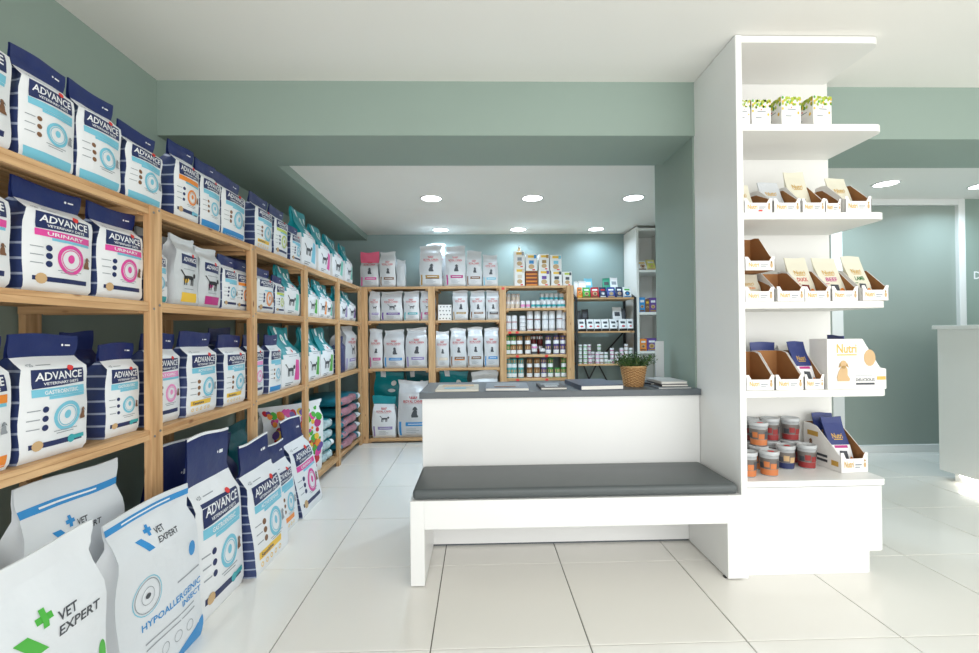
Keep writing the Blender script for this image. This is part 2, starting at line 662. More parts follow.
# --- artwork -------------------------------------------------------
def dog(P, part, m, cx, cy, s, m2=None):
    """small sitting dog silhouette"""
    a = 1 / P.asp
    pts = [(-.30, -.5), (.28, -.5), (.32, -.38), (.20, -.2), (.2, .1), (.12, .22), (-.12, .22), (-.24, .0), (-.34, -.3)]
    P.poly(part, m, [(cx + x * s, cy + y * s * a) for x, y in pts], 1)
    P.disc(part, m, cx, cy + .34 * s * a, .17 * s, .19 * s, 1)
    P.poly(part, m2 or m, [(cx + x * s, cy + y * s * a) for x, y in [(-.17, .42), (-.26, .16), (-.12, .26)]], 2)
    P.poly(part, m2 or m, [(cx + x * s, cy + y * s * a) for x, y in [(.17, .42), (.26, .16), (.12, .26)]], 2)


def cat_shape(P, part, m, cx, cy, s):
    a = 1 / P.asp
    def q(l):
        return [(cx + x * s, cy + y * s * a) for x, y in l]
    P.poly(part, m, q([(-.4, .0), (.28, -.02), (.34, .14), (.1, .2), (-.4, .18)]), 1)
    P.disc(part, m, cx + .42 * s, cy + .22 * s * a, .13 * s, None, 1)
    for x in (-.36, -.2, .14, .28):
        P.poly(part, m, q([(x - .04, .05), (x - .05, -.32), (x + .02, -.32), (x + .05, .05)]), 1)
    P.poly(part, m, q([(-.4, .16), (-.66, .44), (-.6, .48), (-.34, .18)]), 1)


def advance(band, btxt, ring=None, variant='strip', tag_m=None, second=None):
    ring = ring or band

    def f(P, vt, rnd):
        k = vt / 0.83 * .965
        def Y(y):
            return y * k
        P.quad('brand_panel', NAVYP, [(.14, Y(.592)), (.93, Y(.612)), (.91, Y(.738)), (.11, Y(.748))], 0, 14, 8)
        P.text('brand_lettering', WPRINT, 'ADVANCE', .17, Y(.655), .88, Y(.722), 1)
        P.text('brand_lettering', WPRINT, 'VETERINARY DIETS', .27, Y(.616), .82, Y(.640), 1)
        P.disc('brand_badge', RED, .68, Y(.744), .05, .036, 2)
        P.rect('flavour_band', band, .13, Y(.522), .93, Y(.586), 0)
        if btxt:
            P.text('flavour_band', WPRINT, btxt, .28, Y(.537), .80, Y(.570), 1)
        P.rect('flavour_band', second or LBLUE, .34, Y(.494), .92, Y(.520), 0)
        P.text('printed_details', GPRINT, '+25', .09, Y(.772), .18, Y(.795), 0)
        P.rect('printed_details', GPRINT, .22, Y(.778), .44, Y(.784), 0, 3, 1)
        cx, cy = .62, Y(.335)
        P.ring('ring_emblem', ring, cx, cy, .205, .155, 0)
        P.ring('ring_emblem', ring, cx, cy, .140, .128, 0)
        P.disc('ring_emblem', ring, cx, cy + .01, .05, .06, 0)
        for q in range(3):
            y = Y(.415 - .075 * q)
            P.disc('printed_details', NAVYP if variant == 'strip' else BROWN, .30, y, .042, None, 0)
            P.rect('printed_details', GPRINT, .08, y - .004, .23, y + .004, 0, 3, 1)
        dog(P, 'animal_picture', BROWN if variant == 'strip' else GPRINT, .885, Y(.33), .16, DGREY)
        P.rect('printed_details', GPRINT, .42, Y(.215), .80, Y(.222), 0, 3, 1)
        P.rect('printed_details', GPRINT, .46, Y(.195), .74, Y(.202), 0, 3, 1)
        if variant == 'strip':
            P.rect('recipe_strip', NAVYP, .10, Y(.105), .20, Y(.145), 0, 3, 1)
            P.rect('recipe_strip', NAVYP, .24, Y(.10), .90, Y(.145), 0)
            P.disc('recipe_strip', TAN, .21, Y(.125), .075, .07, 1)
            if tag_m:
                P.disc('recipe_strip', tag_m, .70, Y(.125), .06, None, 1)
                P.rect('recipe_strip', tag_m, .72, Y(.115), .93, Y(.15), 1)
        elif variant == 'tag':
            P.rect('recipe_strip', tag_m or YELLOW, .10, Y(.125), .72, Y(.185), 0)
            if (tag_m or YELLOW) is YELLOW:
                P.text('recipe_strip', NAVYP, 'Sensitive', .15, Y(.138), .48, Y(.172), 1)
            for q in range(5):
                P.ring('printed_details', YELLOW, .16 + .13 * q, Y(.075), .035, .022, 0, 12)
        elif variant == 'bottomband':
            P.rect('recipe_strip', tag_m or MBLUE, .06, Y(.03), .94, Y(.12), 0)
    return f


def fin_mark(P, vt, m=WPRINT):
    P.disc('fold_print', m, .74, vt + (1 - vt) * .5, .018, None, 0, 8)
    P.rect('fold_print', m, .78, vt + (1 - vt) * .46, .87, vt + (1 - vt) * .54, 0, 2, 1)


def advance_big(band, btxt, **kw):
    base = advance(band, btxt, **kw)

    def f(P, vt, rnd):
        base(P, vt, rnd)
        fin_mark(P, vt)
        P.rect('seam_tape', WPRINT, 0.0, .985, 1.0, 1.0, 1, 10, 1)
    return f


def adv(band, btxt, **kw):
    base = advance(band, btxt, **kw)

    def f(P, vt, rnd):
        base(P, vt, rnd)
        fin_mark(P, vt)
    return f


def silver_cat(col, animal=BROWN):
    def f(P, vt, rnd):
        P.quad('brand_panel', NAVYP, [(.2, .60), (.86, .58), (.84, .72), (.16, .74)], 0)
        P.text('brand_lettering', WPRINT, 'ADVANCE', .24, .635, .80, .70, 1)
        P.disc('brand_badge', RED, .66, .735, .05, None, 1)
        cat_shape(P, 'animal_picture', BLACKP, .52, .38, .52)
        P.disc('animal_picture', col, .40, .37, .1, .09, 0)
        P.rect('flavour_band', col, .22, .05, .88, .185, 0)
        P.rect('printed_details', GPRINT, .28, .52, .76, .53, 0, 3, 1)
        P.rect('printed_details', GPRINT, .32, .235, .72, .245, 0, 3, 1)
    return f


def teal_art(col, side=False):
    def f(P, vt, rnd):
        P.disc('flower_emblem', WPRINT, .50, .79, .10, .13, 1)
        P.disc('flower_emblem', WPRINT, .24, .92, .07, .10, 1)
        P.disc('flower_emblem', WPRINT, .80, .84, .06, .09, 1)
        P.disc('flower_emblem', MINT, .50, .80, .045, .05, 2)
        P.disc('brand_badge', RED, .5, .60, .035, None, 1)
        P.rect('printed_details', GPRINT, .24, .545, .76, .555, 0, 4, 1)
        P.rect('printed_details', GPRINT, .3, .515, .7, .524, 0, 4, 1)
        P.quad('flavour_band', col, [(.56, .12), (.86, .10), (.84, .44), (.60, .46)], 0)
        cat_shape(P, 'animal_picture', DGREY, .36, .28, .36)
        P.rect('printed_details', GPRINT, .15, .08, .5, .095, 0, 4, 1)
        P.rect('printed_details', DGREY, .15, .05, .4, .062, 0, 4, 1)
    return f


def royal(col, band2=None, animal='dog'):
    def f(P, vt, rnd):
        y = .66
        for q in range(5):
            x = .40 + .05 * q
            P.poly('crown_mark', CRED, [(x - .018, y + .035), (x + .018, y + .035), (x + .006 + (q - 2) * .012, y + .075), (x - .006 + (q - 2) * .012, y + .075)], 0)
        P.rect('crown_mark', CRED, .40, y + .024, .60, y + .032, 0, 4, 1)
        P.text('brand_lettering', CRED, 'ROYAL CANIN', .17, y - .045, .83, y + .005, 0)
        P.rect('brand_lettering', CRED, .2, y - .062, .8, y - .058, 0, 4, 1)
        (dog if animal == 'dog' else cat_shape)(P, 'animal_picture', DGREY, .54, .45, .34)
        P.rect('flavour_band', col, .26, .205, .88, .275, 0)
        P.rect('flavour_band', WPRINT, .34, .234, .80, .246, 1)
        if band2:
            P.rect('flavour_band', band2, .26, .185, .88, .204, 0)
        P.rect('colour_stripe', col, .05, .04, .12, .285, 0, 2, 3)
        for q in range(3):
            P.rect('printed_details', GPRINT, .28, .15 - .03 * q, .6 + .1 * (q % 2), .158 - .03 * q, 0, 3, 1)
    return f


def vet_logo(P, col, x, y, s):
    """slash, plus sign and the two words"""
    a = 1 / P.asp
    P.quad('slash_mark', col, [(x + .12 * s, y - .17 * s * a), (x + .29 * s, y - .17 * s * a), (x + .05 * s, y + .10 * s * a), (x - .12 * s, y + .10 * s * a)], 0)
    P.rect('plus_mark', col, x + .17 * s, y + .14 * s * a, x + .37 * s, y + .21 * s * a, 0)
    P.rect('plus_mark', col, x + .235 * s, y + .07 * s * a, x + .305 * s, y + .28 * s * a, 1)
    P.text('brand_lettering', DGREY, 'VET', x + .42 * s, y + .03 * s * a, x + .68 * s, y + .15 * s * a, 0)
    P.text('brand_lettering', DGREY, 'EXPERT', x + .42 * s, y - .14 * s * a, x + 1.0 * s, y - .02 * s * a, 0)


def vet_blue(P, vt, rnd, sy=.935, ly=.80):
    P.rect('blue_stripe', MBLUE, 0.0, sy, 1.0, sy + .036, 0, 12, 1)
    P.rect('stripe_lettering', WPRINT, .16, sy + .014, .74, sy + .023, 1, 10, 1)
    vet_logo(P, MBLUE, .27, ly, .44)
    P.disc('hydro_badge', MBLUE, .88, .60, .055, .07, 0)
    P.ring('ring_emblem', GPRINT, .30, .52, .135, .127, 0)
    P.ring('ring_emblem', LBLUE, .30, .52, .155, .147, 0)
    P.ring('ring_emblem', GPRINT, .30, .52, .07, .065, 0)
    P.disc('ring_emblem', DGREY, .30, .52, .028, .022, 0)
    P.rect('printed_details', GPRINT, .66, .455, .98, .465, 0, 4, 1)
    P.text('product_lettering', MBLUE, 'HYPOALLERGENIC', .22, .345, 1.0, .385, 0)
    P.text('product_lettering', MBLUE, 'INSECT', .70, .295, 1.0, .33, 0)
    for q in range(2):
        P.rect('printed_details', GPRINT, .24, .262 - .035 * q, .88, .270 - .035 * q, 0, 5, 1)
    for q in range(3):
        P.ring('printed_details', GPRINT, .46 + .16 * q, .15, .05, .044, 0, 14)
    P.quad('blue_corner', MBLUE, [(.45, .0), (1, .0), (1, .12), (.99, .13)], 0)


def vet_blue_low(P, vt, rnd):
    vet_blue(P, vt, rnd, .862, .74)


def vet_green(P, vt, rnd):
    vet_logo(P, GREEN, .43, .74, .50)
    P.disc('green_spot', GREEN, .96, .52, .03, .08, 0)
    P.rect('printed_details', GPRINT, .2, .3, .8, .31, 0, 5, 1)
    P.ring('ring_emblem', GREEN, .4, .2, .14, .125, 0)


def floral(P, vt, rnd):
    cols = [CRED, PINK, ORANGE, GREEN, YELLOW, PURPLE, CRED, MAGENTA, GREEN]
    for q in range(130):
        x, y = .05 + .9 * rnd.random(), .06 + .86 * rnd.random()
        if x + .45 * (y - .5) < .25:
            continue
        P.disc('flower_print', cols[q % len(cols)], min(.95, x), y, .022 + .045 * rnd.random(), None, q % 3, 9)
    P.rect('printed_details', DGREY, .1, .2, .3, .21, 0, 4, 1)


A_M = (WFILM, NAVYG, NAVY)
S_M = (SILVER, SILVER, SILVER)
T_M = (WFILM, WFILM, TEAL)
R_M = (RSILV, RSILV, RSILV)

# ------------------------------------------------------------------ room shell
XL, XR, YF, YB = -1.77, 6.2, -1.4, 5.30
ZC, ZBEAM, ZREAR, ZRIGHT = 2.60, 2.294, 2.36, 2.43
TILE = mat('porcelain_tile', (240, 237, 230), 0.16, var=0.018, scale=2.2)

floor = struct(box('floor', XL - .1, XR + .1, YF - .1, YB + .1, -0.12, -0.006, GROUT), 'pale large-format porcelain tile floor with thin grey joints')
TM = {}
nx0, ny0 = -0.192, 1.674
gap = 0.0023
for i in range(-3, 12):
    for j in range(-6, 8):
        x0, x1 = max(XL, nx0 + .6 * i), min(XR, nx0 + .6 * (i + 1))
        y0, y1 = max(YF, ny0 + .6 * j), min(YB, ny0 + .6 * (j + 1))
        if x1 - x0 < .03 or y1 - y0 < .03:
            continue
        key = (round(x1 - x0, 3), round(y1 - y0, 3))
        if key not in TM:
            a, b = key[0] / 2 - gap, key[1] / 2 - gap
            e = .0015
            mb = MB()
            mb.add([(-a, -b, -.006), (a, -b, -.006), (a, b, -.006), (-a, b, -.006),
                    (-a, -b, -e), (a, -b, -e), (a, b, -e), (-a, b, -e),
                    (-a + e, -b + e, 0), (a - e, -b + e, 0), (a - e, b - e, 0), (-a + e, b - e, 0)],
                   [(0, 1, 5, 4), (1, 2, 6, 5), (2, 3, 7, 6), (3, 0, 4, 7), (4, 5, 9, 8), (5, 6, 10, 9), (6, 7, 11, 10), (7, 4, 8, 11), (8, 9, 10, 11)])
            TM[key] = mb.mesh('floor_tile', [TILE])
        t = place('floor_tile', TM[key], floor)
        t.location = Vector(((x0 + x1) / 2, (y0 + y1) / 2, 0)) - floor.location

struct(box('wall_left', XL - .12, XL, YF, YB, 0, ZC, SAGE), 'sage green painted wall behind the long shelf')
struct(box('wall_back', XL - .12, XR + .12, YB, YB + .12, 0, ZC, mat('sage_paint_led_cast', (143, 162, 160), 0.55, var=0.03, scale=3, bump=0.02, bscale=150)), 'sage rear wall, blue cast of the downlights put into its colour')  # cool light of the downlights is mixed into this wall's sage colour
struct(box('wall_right', XR, XR + .12, YF, YB, 0, ZC, SAGE), 'sage green right-hand wall')
struct(box('ceiling', XL - .12, XR + .12, YF - .1, 2.56, ZC, ZC + .1, WHITE_CEIL), 'plain white plaster ceiling')
struct(box('ceiling_rear', XL - .12, 2.22, 2.95, YB, ZREAR, ZREAR + .1, WHITE_CEIL), 'lower white ceiling of the rear bay')
struct(box('ceiling_right', 2.22, XR + .12, 2.95, YB, ZRIGHT, ZRIGHT + .1, WHITE_CEIL), 'lower white ceiling on the right')
struct(box('trim_1', XL, 1.90, 2.50, 2.95, ZBEAM, ZC + .05, SAGE), 'sage green dropped beam left of the tower')
struct(box('trim_3', 1.90, XR, 2.545, 3.00, ZBEAM, ZC + .05, SAGE), 'sage green dropped beam right of the tower')
struct(box('trim_2', XL, -1.31, 2.95, YB, ZBEAM, ZREAR + .05, SAGE), 'sage green bulkhead above the left shelf')
struct(box('wall_pillar', 1.235, 1.90, 2.515, 3.06, 0, ZREAR + .03, SAGE), 'sage green pillar behind the white display tower')
struct(box('wall_divider', 2.18, 2.22, 3.06, YB, 0, ZRIGHT, SAGE), 'sage green dividing wall behind the pillar')
# glazed screen on the right with its wall
wr1 = struct(box('wall_screen_left', 2.22, 3.37, 4.18, 4.28, 0, ZRIGHT, SAGE), 'sage wall beside the glass screen')
wr2 = struct(box('wall_screen_right', 4.69, XR, 4.18, 4.28, 0, ZRIGHT, SAGE), 'sage wall right of the glass screen')
P = Print(1)
P.text('wall_lettering', WPRINT, 'D', 0.0, 0.0, 0.07, 0.075, 0)
P.build(plane_mapper((4.785, 4.179, 1.655), (1, 0, 0), (0, 0, 1)), None)
wl = bpy.data.objects['wall_lettering']
wl.parent = wr2
wl.matrix_parent_inverse = Matrix.Translation(-wr2.location)

w1 = struct(empty('window_1', (4.0, 4.2, 0)), 'frosted green glass screen in a white frame')
def wpart(n, x0, x1, y0, y1, z0, z1, m, bev=.003):
    return box(n, x0, x1, y0, y1, z0, z1, m, w1, bev)
wpart('frame_post', 3.37, 3.48, 4.16, 4.24, 0, ZRIGHT, FRAME)
wpart('frame_post', 4.625, 4.69, 4.16, 4.24, 0, ZRIGHT, FRAME)
wpart('frame_rail', 3.48, 4.625, 4.16, 4.24, ZRIGHT - .06, ZRIGHT, FRAME)
wpart('frame_rail', 3.48, 4.625, 4.16, 4.24, 0, .07, FRAME)
GLASS = bpy.data.materials.new('frosted_glass')
GLASS.use_nodes = True
gb = GLASS.node_tree.nodes['Principled BSDF']
gb.inputs['Base Color'].default_value = lin((162, 174, 165)) + (1,)
gb.inputs['Roughness'].default_value = 0.3
gb.inputs['Transmission Weight'].default_value = 0.2
gb.inputs['IOR'].default_value = 1.45
wpart('glass_pane', 3.48, 4.625, 4.195, 4.205, .07, ZRIGHT - .06, GLASS, 0)

# shop front behind the camera: posts and transom around an open glazed front
sf = struct(empty('window_2', (2.1, YF, 0)), 'shop front frame')
for x in (XL, 0.6, 2.7, 4.6, XR - .08):
    box('frame_post', x, x + .07, YF - .04, YF + .04, 0, ZC, FRAME, sf)
box('frame_rail', XL, XR, YF - .04, YF + .04, 2.48, ZC, FRAME, sf)
box('frame_rail', XL, XR, YF - .04, YF + .04, 0, .08, FRAME, sf)


# ------------------------------------------------------------------ ceiling downlights
LED = emit('led_diffuser', (246, 250, 255), 9.0)
def downlight(x, y, z, label, power, r=.085):
    o = empty('downlight', (x, y, z))
    tag(o, label, 'ceiling light', 'round recessed downlights')
    MB().lathe([(r + .012, 0), (r + .012, -.006), (r, -.008), (r, 0)], 28, cap0=False, cap1=False).build('trim_ring', FRAME, o)
    MB().lathe([(r, -.001), (r, -.005)], 28).build('diffuser', LED, o)
    d = bpy.data.lights.new('downlight_lamp', 'AREA')
    d.shape = 'DISK'
    d.size = r * 1.8
    d.energy = power
    d.spread = R(150)
    d.color = (0.66, 0.84, 1.0)
    l = bpy.data.objects.new('downlight_lamp', d)
    l.location = (0, 0, -.012)
    l.parent = o
    COL.objects.link(l)
RP = 6.0
for x, n in ((-.40, 'left'), (.48, 'middle'), (1.37, 'right')):
    downlight(x, 3.87, ZREAR, f'round recessed downlight, {n} of the front row in the rear bay ceiling', RP * 2)
    downlight(x - .02, 5.04, ZREAR, f'round recessed downlight nearest the rear wall, {n} of three', RP * .8)
downlight(3.50, 3.72, ZRIGHT, 'oval-looking recessed downlight in front of the frosted glass screen', RP * 1.5)
downlight(4.42, 3.78, ZRIGHT, 'recessed downlight at the right edge above the reception desk', RP * 1.5)


# ------------------------------------------------------------------ pine shelving
def shelf_level(parent, x0, x1, y0, y1, ztop, along, front, nplank=4):
    """slatted shelf; along = 'x' or 'y', front = which side gets the deep front plank"""
    if along == 'y':
        a0, a1 = x0, x1
    else:
        a0, a1 = y0, y1
    pw = (a1 - a0 - .012 * (nplank - 1)) / nplank
    m = W_Y if along == 'y' else W_X
    sh = None
    # two battens carry the planks
    sh = empty('shelf')
    sh.parent = parent
    if along == 'y':
        MB().box(x0, x1 - .022, y0, y0 + .03, ztop - .045, ztop - .018).build('batten', W_X, sh)
        MB().box(x0, x1 - .022, y1 - .03, y1, ztop - .045, ztop - .018).build('batten', W_X, sh)
    else:
        MB().box(x0, x0 + .03, y0 + .022, y1, ztop - .045, ztop - .018).build('batten', W_Y, sh)
        MB().box(x1 - .03, x1, y0 + .022, y1, ztop - .045, ztop - .018).build('batten', W_Y, sh)
    for k in range(nplank):
        p0 = a0 + k * (pw + .012)
        p1 = p0 + pw
        isf = (front == 'hi' and k == nplank - 1) or (front == 'lo' and k == 0)
        zb = ztop - .018
        if along == 'y':
            MB().box(p0, p1, y0, y1, zb, ztop).build('plank', m, sh, bevel=.002, seg=1)
            if isf:
                MB().box(p1 - .02, p1, y0, y1, ztop - .038, zb).build('front_rail', m, sh)
        else:
            MB().box(x0, x1, p0, p1, zb, ztop).build('plank', m, sh, bevel=.002, seg=1)
            if isf:
                MB().box(x0, x1, p0, p0 + .02, ztop - .026, zb).build('front_rail', m, sh)
    return sh


Z1, Z2, Z3, Z0 = 1.690, 1.315, 0.820, 0.095
lr = tag(empty('pine_shelf'), 'long pine slatted shelf rack along the green left wall', 'shelf')
PY = [1.015, 1.775, 2.535, 3.295, 4.055, 4.805]
PWD = .0325
for y in PY:
    for xa, xb in ((-1.290, -1.262), (-1.760, -1.732)):
        p = MB().box(xa, xb, y - PWD, y + PWD, 0, Z1).build('post', W_Z, lr, bevel=.002, seg=1)
        if xa > -1.5:
            for zz in (Z1 - .02, Z2 - .02, Z3 - .02, Z0 + .02):
                for dy in (-.014, .016):
                    sc = MB().lathe([(.005, 0), (.005, .0015)], 8).build('screw', STEEL, p, (xb, y + dy, zz + dy * .5), (0, R(90), 0))
    MB().box(-1.732, -1.290, y - .012, y + .012, Z1 - .06, Z1 - .02).build('side_rail', W_X, lr)
    MB().box(-1.732, -1.290, y - .012, y + .012, .04, .077).build('side_rail', W_X, lr)
for k in range(5):
    ya, yb = PY[k] + PWD + .001, PY[k + 1] - PWD - .001
    for z in (Z1, Z2, Z3, Z0):
        shelf_level(lr, -1.730, -1.266, ya, yb, z, 'y', 'hi')

BZ1, BZ2, BZ3, BZ0 = 1.696, 1.325, 0.805, 0.045
YS = 4.85
br = tag(empty('pine_shelf'), 'three-bay pine shelf rack against the rear wall', 'shelf')
PX = [(-1.285, -1.205), (-.548, -.473), (.229, .301), (.965, 1.045)]
for x0, x1 in PX:
    for ya, yb in ((YS, YS + .028), (YB - .05, YB - .022)):
        MB().box(x0, x1, ya, yb, 0, BZ1).build('post', W_Z, br, bevel=.002, seg=1)
    xm = (x0 + x1) / 2
    MB().box(xm - .012, xm + .012, YS + .028, YB - .05, BZ1 - .06, BZ1 - .02).build('side_rail', W_Y, br)
CZ = [1.452, 1.200, .940, .682]
for k in range(3):
    xa, xb = PX[k][1] + .001, PX[k + 1][0] - .001
    for z in ((BZ1, BZ2, BZ3, BZ0) if k < 2 else [BZ1] + CZ + [BZ0 + .2]):
        shelf_level(br, xa, xb, YS + .004, YB - .055, z, 'x', 'lo')
TAGR = mat('red_price_tag', (230, 60, 56), 0.5)
for x, z in ((.27, BZ1 - .03), (.34, CZ[1] - .016), (.42, CZ[1] - .016), (.42, CZ[2] - .016), (.74, CZ[2] - .016), (.42, CZ[3] - .016), (.74, CZ[3] - .016)):
    t = MB().box(x - .016, x + .016, YS - .003 if z > 1.6 else YS + .001, YS - .0005 if z > 1.6 else YS + .0035, z - .012, z + .012).build('price_tag', TAGR, br)

# ------------------------------------------------------------------ bags on the left rack
def left_bag(i, y0, y1, h, shelf, zs, art, look, kind='A', d=None, back=0.0, fin=None, **kw):
    w = y1 - y0
    d = d or min(.15, .46 * w + .01)
    xf = -1.283 - back - (.022 if any(y0 < p + .034 and y1 > p - .034 for p in PY) and zs < 1.6 else 0)
    loc = (xf - d / 2 - .06 * d, (y0 + y1) / 2, zs + .001)
    mats = {'A': A_M, 'S': S_M, 'T': T_M, 'R': R_M, 'N': (NAVY, NAVYG, NAVY), 'D': (TEALD, TEALD, TEALD)}[kind]
    style = 'pinch' if kind == 'T' else 'gusset'
    if fin is None:
        fin = {'A': .17, 'S': .08, 'T': .12, 'R': .07, 'N': .17, 'D': .1}[kind]
    if kind == 'S':
        kw.setdefault('wr', 1.6)
    name = {'A': 'dog_food_bag', 'S': 'cat_food_bag', 'T': 'cat_food_bag', 'R': 'pet_food_bag', 'N': 'dog_food_bag', 'D': 'pet_food_bag'}[kind]
    return make_bag(name, w * (.94 if kind == 'T' else .965), h, d, mats, art, f'{look}, {shelf}', 'bag', 'pet food bags on the left rack',
                    loc, R(90), seed=int(1000 * y0) + int(100 * zs), style=style, fin=fin, teal=(kind == 'T'), **kw)


def nth(i, shelf):
    return f'{ORD[i]} from near end, left {shelf} shelf'


AB = lambda c: f'white navy-topped food bag, {c} band'
TB = lambda c: f'white teal-topped cat food bag, {c} panel'
top = [
    (1.02, 1.262, .36, 'A', adv(LBLUE, '', ring=YELLOW), AB('light blue')),
    (1.274, 1.450, .322, 'A', adv(LBLUE, '', variant='bottomband', tag_m=LBLUE), AB('pale blue')),
    (1.454, 1.636, .322, 'A', adv(LBLUE, '', variant='bottomband', tag_m=LBLUE), AB('pale blue')),
    (1.652, 1.846, .285, 'A', adv(LBLUE, '', variant='bottomband', tag_m=LBLUE), AB('pale blue')),
    (1.912, 2.085, .332, 'A', adv(ORANGE, '', tag_m=LBLUE), AB('orange')),
    (2.089, 2.253, .322, 'A', adv(LBLUE, '', variant='bottomband', tag_m=MBLUE), AB('blue')),
    (2.257, 2.494, .322, 'A', adv(LBLUE, '', variant='bottomband', tag_m=MBLUE), AB('blue')),
    (2.594, 2.815, .325, 'A', adv(LBLUE, '', variant='tag', tag_m=YELLOW), AB('light blue')),
    (2.832, 3.042, .318, 'A', adv(LIME, '', ring=LIME), AB('lime')),
    (3.080, 3.262, .255, 'A', adv(LBLUE, ''), AB('light blue')),
    (3.276, 3.590, .44, 'T', teal_art(LBLUE), TB('blue')),
    (3.621, 3.93, .40, 'T', teal_art(PINK), TB('pink')),
    (3.967, 4.31, .385, 'T', teal_art(MINT), TB('mint')),
    (4.352, 4.60, .38, 'T', teal_art(MINT), TB('mint')),
]
second = [
    (1.052, 1.257, .325, 'A', adv(PINK, 'URINARY', ring=PINK), AB('pink')),
    (1.284, 1.517, .325, 'A', adv(PINK, 'URINARY', ring=PINK), AB('pink')),
    (1.528, 1.7405, .325, 'A', adv(PINK, 'URINARY', ring=PINK), AB('pink')),
    (1.765, 1.903, .26, 'A', adv(LBLUE, '', variant='bottomband', tag_m=TEALP), AB('blue')),
    (1.912, 2.075, .30, 'S', silver_cat(YELLOW), 'silver cat food bag with yellow label'),
    (2.079, 2.250, .285, 'S', silver_cat(MAGENTA), 'silver cat food bag with magenta label'),
    (2.260, 2.408, .275, 'A', adv(LBLUE, ''), AB('light blue')),
    (2.424, 2.580, .275, 'A', adv(ORANGE, ''), AB('orange')),
    (2.607, 2.836, .27, 'A', adv(WPRINT, '', ring=ORANGE), AB('white')),
    (2.842, 2.982, .245, 'A', adv(LIME, ''), AB('lime')),
    (2.986, 3.245, .335, 'T', teal_art(MINT), TB('mint')),
    (3.383, 3.612, .315, 'T', teal_art(GREEN), TB('green')),
    (3.616, 3.825, .315, 'T', teal_art(ORANGE), TB('orange')),
    (3.829, 4.03, .30, 'T', teal_art(MINT), TB('mint')),
    (4.156, 4.423, .32, 'T', teal_art(LILAC), TB('lilac')),
    (4.427, 4.71, .30, 'T', teal_art(PURPLE), TB('purple')),
]
third = [
    (1.052, 1.257, .365, 'A', adv(ORANGE, '', variant='bottomband', tag_m=ORANGE), AB('orange')),
    (1.271, 1.496, .368, 'A', adv(LBLUE, 'GASTROENTERIC', tag_m=TEALP), AB('light blue')),
    (1.588, 1.745, .335, 'A', adv(LBLUE, 'GASTROENTERIC', tag_m=TEALP), AB('light blue')),
    (1.790, 1.982, .372, 'A', adv(LPINK, 'ATOPIC', ring=LPINK), AB('light pink')),
    (1.988, 2.216, .378, 'A', adv(LBLUE, 'ACTIVE DEFENSE', variant='tag'), AB('sky blue')),
    (2.272, 2.486, .362, 'A', adv(LBLUE, 'ACTIVE DEFENSE', variant='tag'), AB('sky blue')),
    (2.550, 2.735, .365, 'A', adv(LPINK, '', ring=LPINK), AB('light pink')),
    (2.752, 2.928, .362, 'A', adv(LBLUE, '', variant='bottomband', tag_m=MBLUE), AB('light blue')),
    (2.934, 3.255, .415, 'T', teal_art(PINK), TB('pink')),
    (3.373, 3.656, .415, 'T', teal_art(GREEN), TB('green')),
    (3.660, 3.998, .415, 'T', teal_art(GREEN), TB('green')),
    (4.143, 4.325, .34, 'N', None, 'navy food bag'),
    (4.330, 4.712, .445, 'R', royal(LILAC, animal='cat'), 'large pale silver food bag'),
]
for nm, zs, rows_ in (('top', Z1, top), ('second', Z2, second), ('third', Z3, third)):
    for i, (y0, y1, h, kind, art, look) in enumerate(rows_):
        left_bag(i, y0, y1, h, nth(i, nm), zs, art, look, kind)
# a second rank stands behind
left_bag(0, 1.93, 2.22, .335, 'behind the two silver cat bags', Z2, None, 'large plain silver bag', 'S', d=.10, back=.15)
left_bag(0, 2.62, 2.84, .335, 'behind the orange-ringed white bag', Z2, None, 'dark navy bag', 'N', d=.10, back=.15)
left_bag(0, 1.60, 1.74, .38, 'behind the narrow light blue bag on third shelf', Z3, None, 'dark navy bag', 'N', d=.10, back=.16)
left_bag(0, 2.50, 2.72, .405, 'behind the light pink bag in the third bay', Z3, None, 'dark navy bag', 'N', d=.10, back=.16)

# ------------------------------------------------------------------ big bags on the floor and the bottom shelf
def lean_bag(y0, y1, h, xfront, xtop, d, mats, art, label, seed, fin=.2, rz=90, z=0.001, name='dog_food_bag', wr=.9, **kw):
    """front bottom edge at xfront, top at xtop"""
    lean = (xfront - d / 2 - xtop) / h
    return make_bag(name, y1 - y0, h, d, mats, art, label, 'bag', 'large food bags at the foot of the left rack',
                    (xfront - d / 2, (y0 + y1) / 2, z), R(rz), seed=seed, fin=fin, lean=lean, wr=wr, **kw)


BIG = (WFILM, NAVYG, NAVY, WPRINT)
lean_bag(1.825, 2.165, .755, -1.135, -1.225, .12, BIG, advance_big(LBLUE, 'GASTROENTERIC', tag_m=TEALP),
         'tall leaning white dog food bag with big navy top, tallest on the floor', 4, fin=.27, finw=.86)
lean_bag(2.19, 2.555, .635, -1.085, -1.215, .10, BIG, advance_big(LBLUE, 'ACTIVE DEFENSE', variant='tag'),
         'leaning dog food bag with yellow tag, second of the navy-topped floor bags', 5, fin=.24, finw=.80)
lean_bag(2.590, 2.862, .53, -1.150, -1.27, .10, BIG, advance_big(LBLUE, '', variant='tag', tag_m=ORANGE),
         'white dog food bag squeezed between two leaning navy-topped floor bags', 6, fin=.22, finw=.86)
lean_bag(2.885, 3.252, .615, -1.135, -1.32, .10, BIG, advance_big(PINK, 'URINARY', ring=PINK),
         'leaning dog food bag with pink band, farthest of the floor bags', 7, fin=.25, finw=.86)

